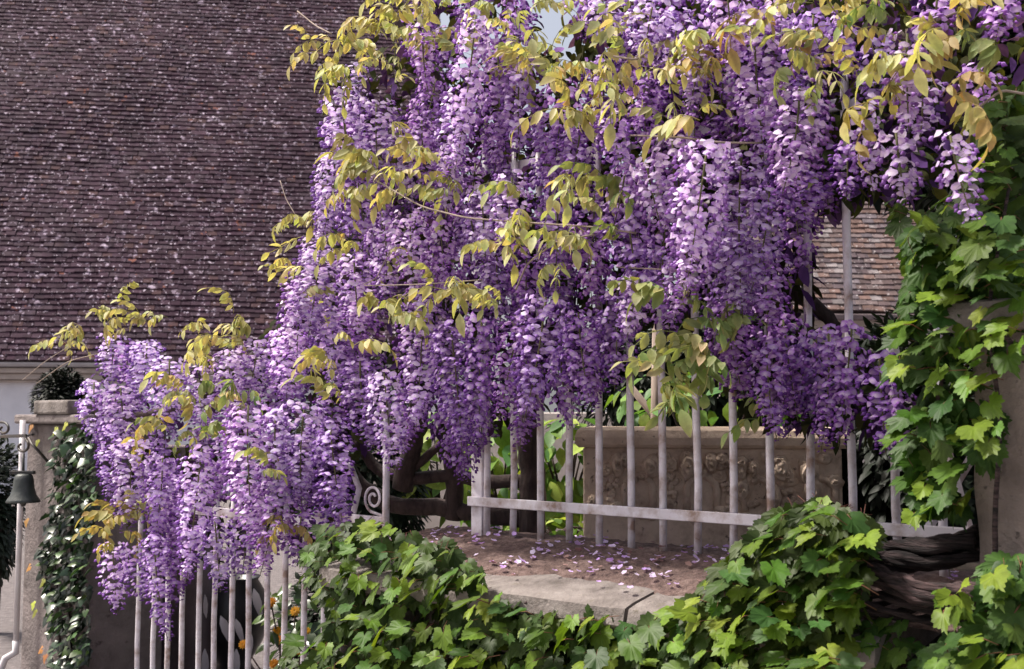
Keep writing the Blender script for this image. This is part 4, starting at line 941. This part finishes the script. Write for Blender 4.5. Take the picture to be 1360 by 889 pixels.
shrub('green_shrub', 'green plant growing above the rim of the stone trough', at(945, 540, 5.2), 0.5, 0.18, 110, 0.11, [SG[2], SG[4], SG[0]])
p = at(855, 520, 4.95); o = MB(); o.tube([at(868, 705, 4.95), at(873, 430, 4.9)], 0.022, 8); o = o.build('wooden_stake', M['oldwood'], smooth=True); tag(o, 'weathered upright wooden stake behind the stone trough', 'stake')
o = MB(); o.tube([at(905, 640, 5.0), at(880, 566, 5.0), at(838, 515, 5.0)], 0.016, 8); o = o.build('wooden_stake', M['oldwood'], smooth=True); tag(o, 'weathered slanting wooden stake leaning behind the stone trough', 'stake')
# grey garden wall farther back
g = MB(); q0, q1 = at(560, 560, 8.5), at(900, 560, 8.0); fr = frame(Vector((q0.x, q0.y, 0)), Vector((q1.x - q0.x, q1.y - q0.y, 0)))
g.box(-0.5, (Vector((q1.x - q0.x, q1.y - q0.y, 0))).length, 0, 0.25, 0, at(760, 548, 8.2).z, mat=fr); o = g.build('back_wall', M['cornice'], bevel=0.01)
tag(o, 'plain grey back wall of the garden beyond the green shrubs', 'wall')
# dark evergreens that close the view on the pillar side and over it
def evergreen(label, c, rx, ry, rz, n, size, zbase, tone=1.0, tx=0.0):
    c = Vector(c); root = empty('evergreen', Vector((c.x, c.y, zbase)), label, 'evergreen')
    b = MB(); b.tube([(c.x + tx, c.y, zbase), (c.x + tx * 0.8 + .02, c.y, c.z - rz * 0.6), (c.x, c.y, c.z), (c.x, c.y + .03, c.z + rz * 0.7)], [0.06, 0.055, 0.045, 0.015], 8); b.build('trunk', M['bark'], root, smooth=True)
    b = MB()
    for k in range(n):
        u = Vector((random.gauss(0, 1), random.gauss(0, 1), random.gauss(0, 1))).normalized() * random.uniform(0.25, 1) ** 0.45
        kk = 1 + 0.22 * noise.noise(u * 2.5 + Vector((c.x, 0, 0)))
        p = c + Vector((u.x * rx, u.y * ry, u.z * rz)) * kk; p.z = max(p.z, zbase + 0.03)
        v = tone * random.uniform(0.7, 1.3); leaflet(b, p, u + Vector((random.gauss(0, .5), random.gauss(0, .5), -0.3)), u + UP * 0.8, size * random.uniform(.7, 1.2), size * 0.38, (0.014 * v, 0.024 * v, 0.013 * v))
    o = b.build('crown', M['dark'], root, smooth=True, kind='stuff'); return root
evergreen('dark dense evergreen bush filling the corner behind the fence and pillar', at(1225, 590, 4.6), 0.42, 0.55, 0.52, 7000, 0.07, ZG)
evergreen('added tall near black evergreen behind the stone pillar', at(1385, 170, 3.75), 0.34, 0.45, 0.95, 9000, 0.08, ZG, 0.6)  # added mass; its near black leaves stand for deep shade
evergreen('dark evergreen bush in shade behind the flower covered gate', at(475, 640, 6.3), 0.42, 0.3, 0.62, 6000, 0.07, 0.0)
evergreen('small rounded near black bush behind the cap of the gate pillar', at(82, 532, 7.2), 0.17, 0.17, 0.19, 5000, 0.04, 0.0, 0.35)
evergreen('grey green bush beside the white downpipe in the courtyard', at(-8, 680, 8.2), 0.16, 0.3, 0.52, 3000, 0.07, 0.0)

evergreen('added tall dark tree behind the wisteria top, closing off the sky', at(1160, 60, 5.2), 1.15, 0.5, 0.72, 13000, 0.10, ZG, 0.6, 0.62)  # added to block the sky and darken gaps between the flowers
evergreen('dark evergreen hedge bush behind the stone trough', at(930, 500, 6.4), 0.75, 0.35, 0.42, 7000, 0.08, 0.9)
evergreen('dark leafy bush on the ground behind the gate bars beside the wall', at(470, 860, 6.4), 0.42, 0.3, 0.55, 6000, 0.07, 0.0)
# ------------------------------------------------------------------ urn, marigolds
uc = at(310, 860, 6.9); urn = empty('garden_urn', (uc.x, uc.y, 0), 'black glazed garden urn with arching white edged leaves behind the gate', 'urn')
kk = 6.9 / FPX; zu = at(310, 770, 6.9).z
g = MB(); g.lathe([(0.10, 0), (0.13, 0.03), (0.10, 0.08), (0.17, 0.2), (0.215, zu * 0.55), (0.19, zu * 0.85), (0.14, zu), (0.155, zu + 0.02), (0.12, zu + 0.01), (0.1, zu - 0.1), (0.001, zu - 0.1)], 32, Vector((uc.x, uc.y, 0)))
g.build('urn_body', M['urn'], urn, smooth=True)
WL = MB(); leaflet(WL, Vector((0, 0, 0)), Vector((0, 1, 0)), Vector((0, 0, 1)), 1.0, 0.28, (0.5, 0.52, 0.5), (0.75, 0.75, 0.78), 0.5, 0.5); WL = WL.mesh('leaf', M['whitepaint'], True)
for (x, y, l, ax, ay) in [(271, 788, 26, 0.15, -1), (293, 818, 36, 0.5, -1), (313, 822, 28, 0.4, -1), (333, 840, 28, 0.0, -1), (337, 782, 34, 0.35, -1), (272, 862, 34, 0.1, -1), (314, 862, 34, 0.05, -1)]:
    p = at(x, y, 6.62); inst('leaf', WL, p, orient(Vector((0.1, -1, 0.5)), Vector((ax, -0.25, ay))), l * kk * 1.1, urn, urn.location)
mg = at(385, 840, 5.75); mar = empty('marigold_plant', (mg.x, mg.y, 0), 'orange flowering plant with dark leaves behind the gate bars', 'flowers')
FLM = []
for col in ((0.80, 0.36, 0.02), (0.85, 0.50, 0.04)):
    b = MB()
    for ring, (n_, r_, z_) in enumerate(((11, 1.0, 0.0), (9, 0.72, 0.14), (6, 0.42, 0.26))):
        for k in range(n_):
            a = 2 * math.pi * k / n_ + ring * 0.4; d = Vector((math.cos(a), math.sin(a), 0.25 + z_))
            leaflet(b, Vector((0, 0, z_)), d, Vector((-d.x * .3, -d.y * .3, 1)), r_, 0.5, tuple(q * 0.8 for q in col), col, 0.25, 0.1)
    FLM.append(b.mesh('flower_head', M['wleaf'], True))
b = MB()
heads = [(392, 812), (368, 838), (371, 850), (323, 856), (364, 882), (360, 800), (408, 838), (398, 865)]
for (x, y) in heads:
    p = at(x, y, 5.6 + random.uniform(0, 0.2)); b.tube([(mg.x + random.gauss(0, .03), mg.y, 0.0), ((mg.x + p.x) / 2, (mg.y + p.y) / 2, p.z * 0.6), p], 0.004, 5)
    inst('flower_head', random.choice(FLM), p, orient(Vector((random.gauss(0, .3), -1, 0.5)), Vector((1, 0, 0))), 0.024 * random.uniform(0.8, 1.2), mar, mar.location)
b.build('stems', M['bark'], mar, smooth=True)
DK = [oval_leaf(c, M['ivy'], 30 + i) for i, c in enumerate([(0.03, 0.06, 0.02), (0.06, 0.10, 0.02), (0.09, 0.14, 0.03)])]
for k in range(150):
    p = at(random.uniform(352, 450), random.uniform(775, 960), random.uniform(5.6, 6.1)); inst('leaf', random.choice(DK), p, orient(Vector((random.gauss(0, .5), -0.6, 0.8)), Vector((random.gauss(0, 1), -0.4, -0.5))), random.uniform(0.05, 0.10), mar, mar.location)

# ------------------------------------------------------------------ fallen petals
b = MB()
def petal(p, q, col):
    a = random.uniform(0, 6.28); t = Vector((math.cos(a), math.sin(a), random.gauss(0, .25))); u = Vector((-math.sin(a), math.cos(a), random.gauss(0, .3)))
    vs = [p + t * (x * q * (0.74 if x and y else 1)) + u * (y * q * 0.8 * (0.74 if x and y else 1)) + UP * (0.2 * q * (x * x + y * y)) for x, y in GRID]
    b.add(vs, GF, col)
for k in range(300):
    if random.random() < 0.65:
        cs_ = random.choice([0.0, 0.15, 0.35, 0.5, 0.9, 1.1, -0.15, 0.62]); s_ = random.gauss(cs_, 0.06); off = random.choice([random.gauss(0.15, 0.03), random.gauss(0.28, 0.04), random.gauss(0.05, 0.05)])
    else: s_ = random.uniform(s_r, s_l - 0.05); off = random.uniform(-0.14, 0.42)
    if off > 0.45: continue
    c = lerp(LIL, PALE, random.random()); 
    if random.random() < 0.2: c = (0.34, 0.22, 0.2)
    petal(F(s_, off, cop_z(off) + random.uniform(0.016, 0.024)), random.uniform(0.006, 0.013), c)
for k in range(900):
    s_ = random.uniform(0.4, 1.35); off = random.uniform(-2.2, -0.3); p = F(s_, off, 0)
    petal(Vector((p.x, p.y, ZG + 0.035 * noise.noise(Vector((p.x * 2.2, p.y * 2.2, 1.3))) + 0.012)), random.uniform(0.009, 0.016), lerp(LIL, PALE, random.random()))
o = b.build('fallen_petals', M['petal'], smooth=True, kind='stuff'); tag(o, 'fallen lilac wisteria petals scattered over wall top and soil', 'petals')
print('racemes', nrac, 'objects', len(bpy.data.objects))
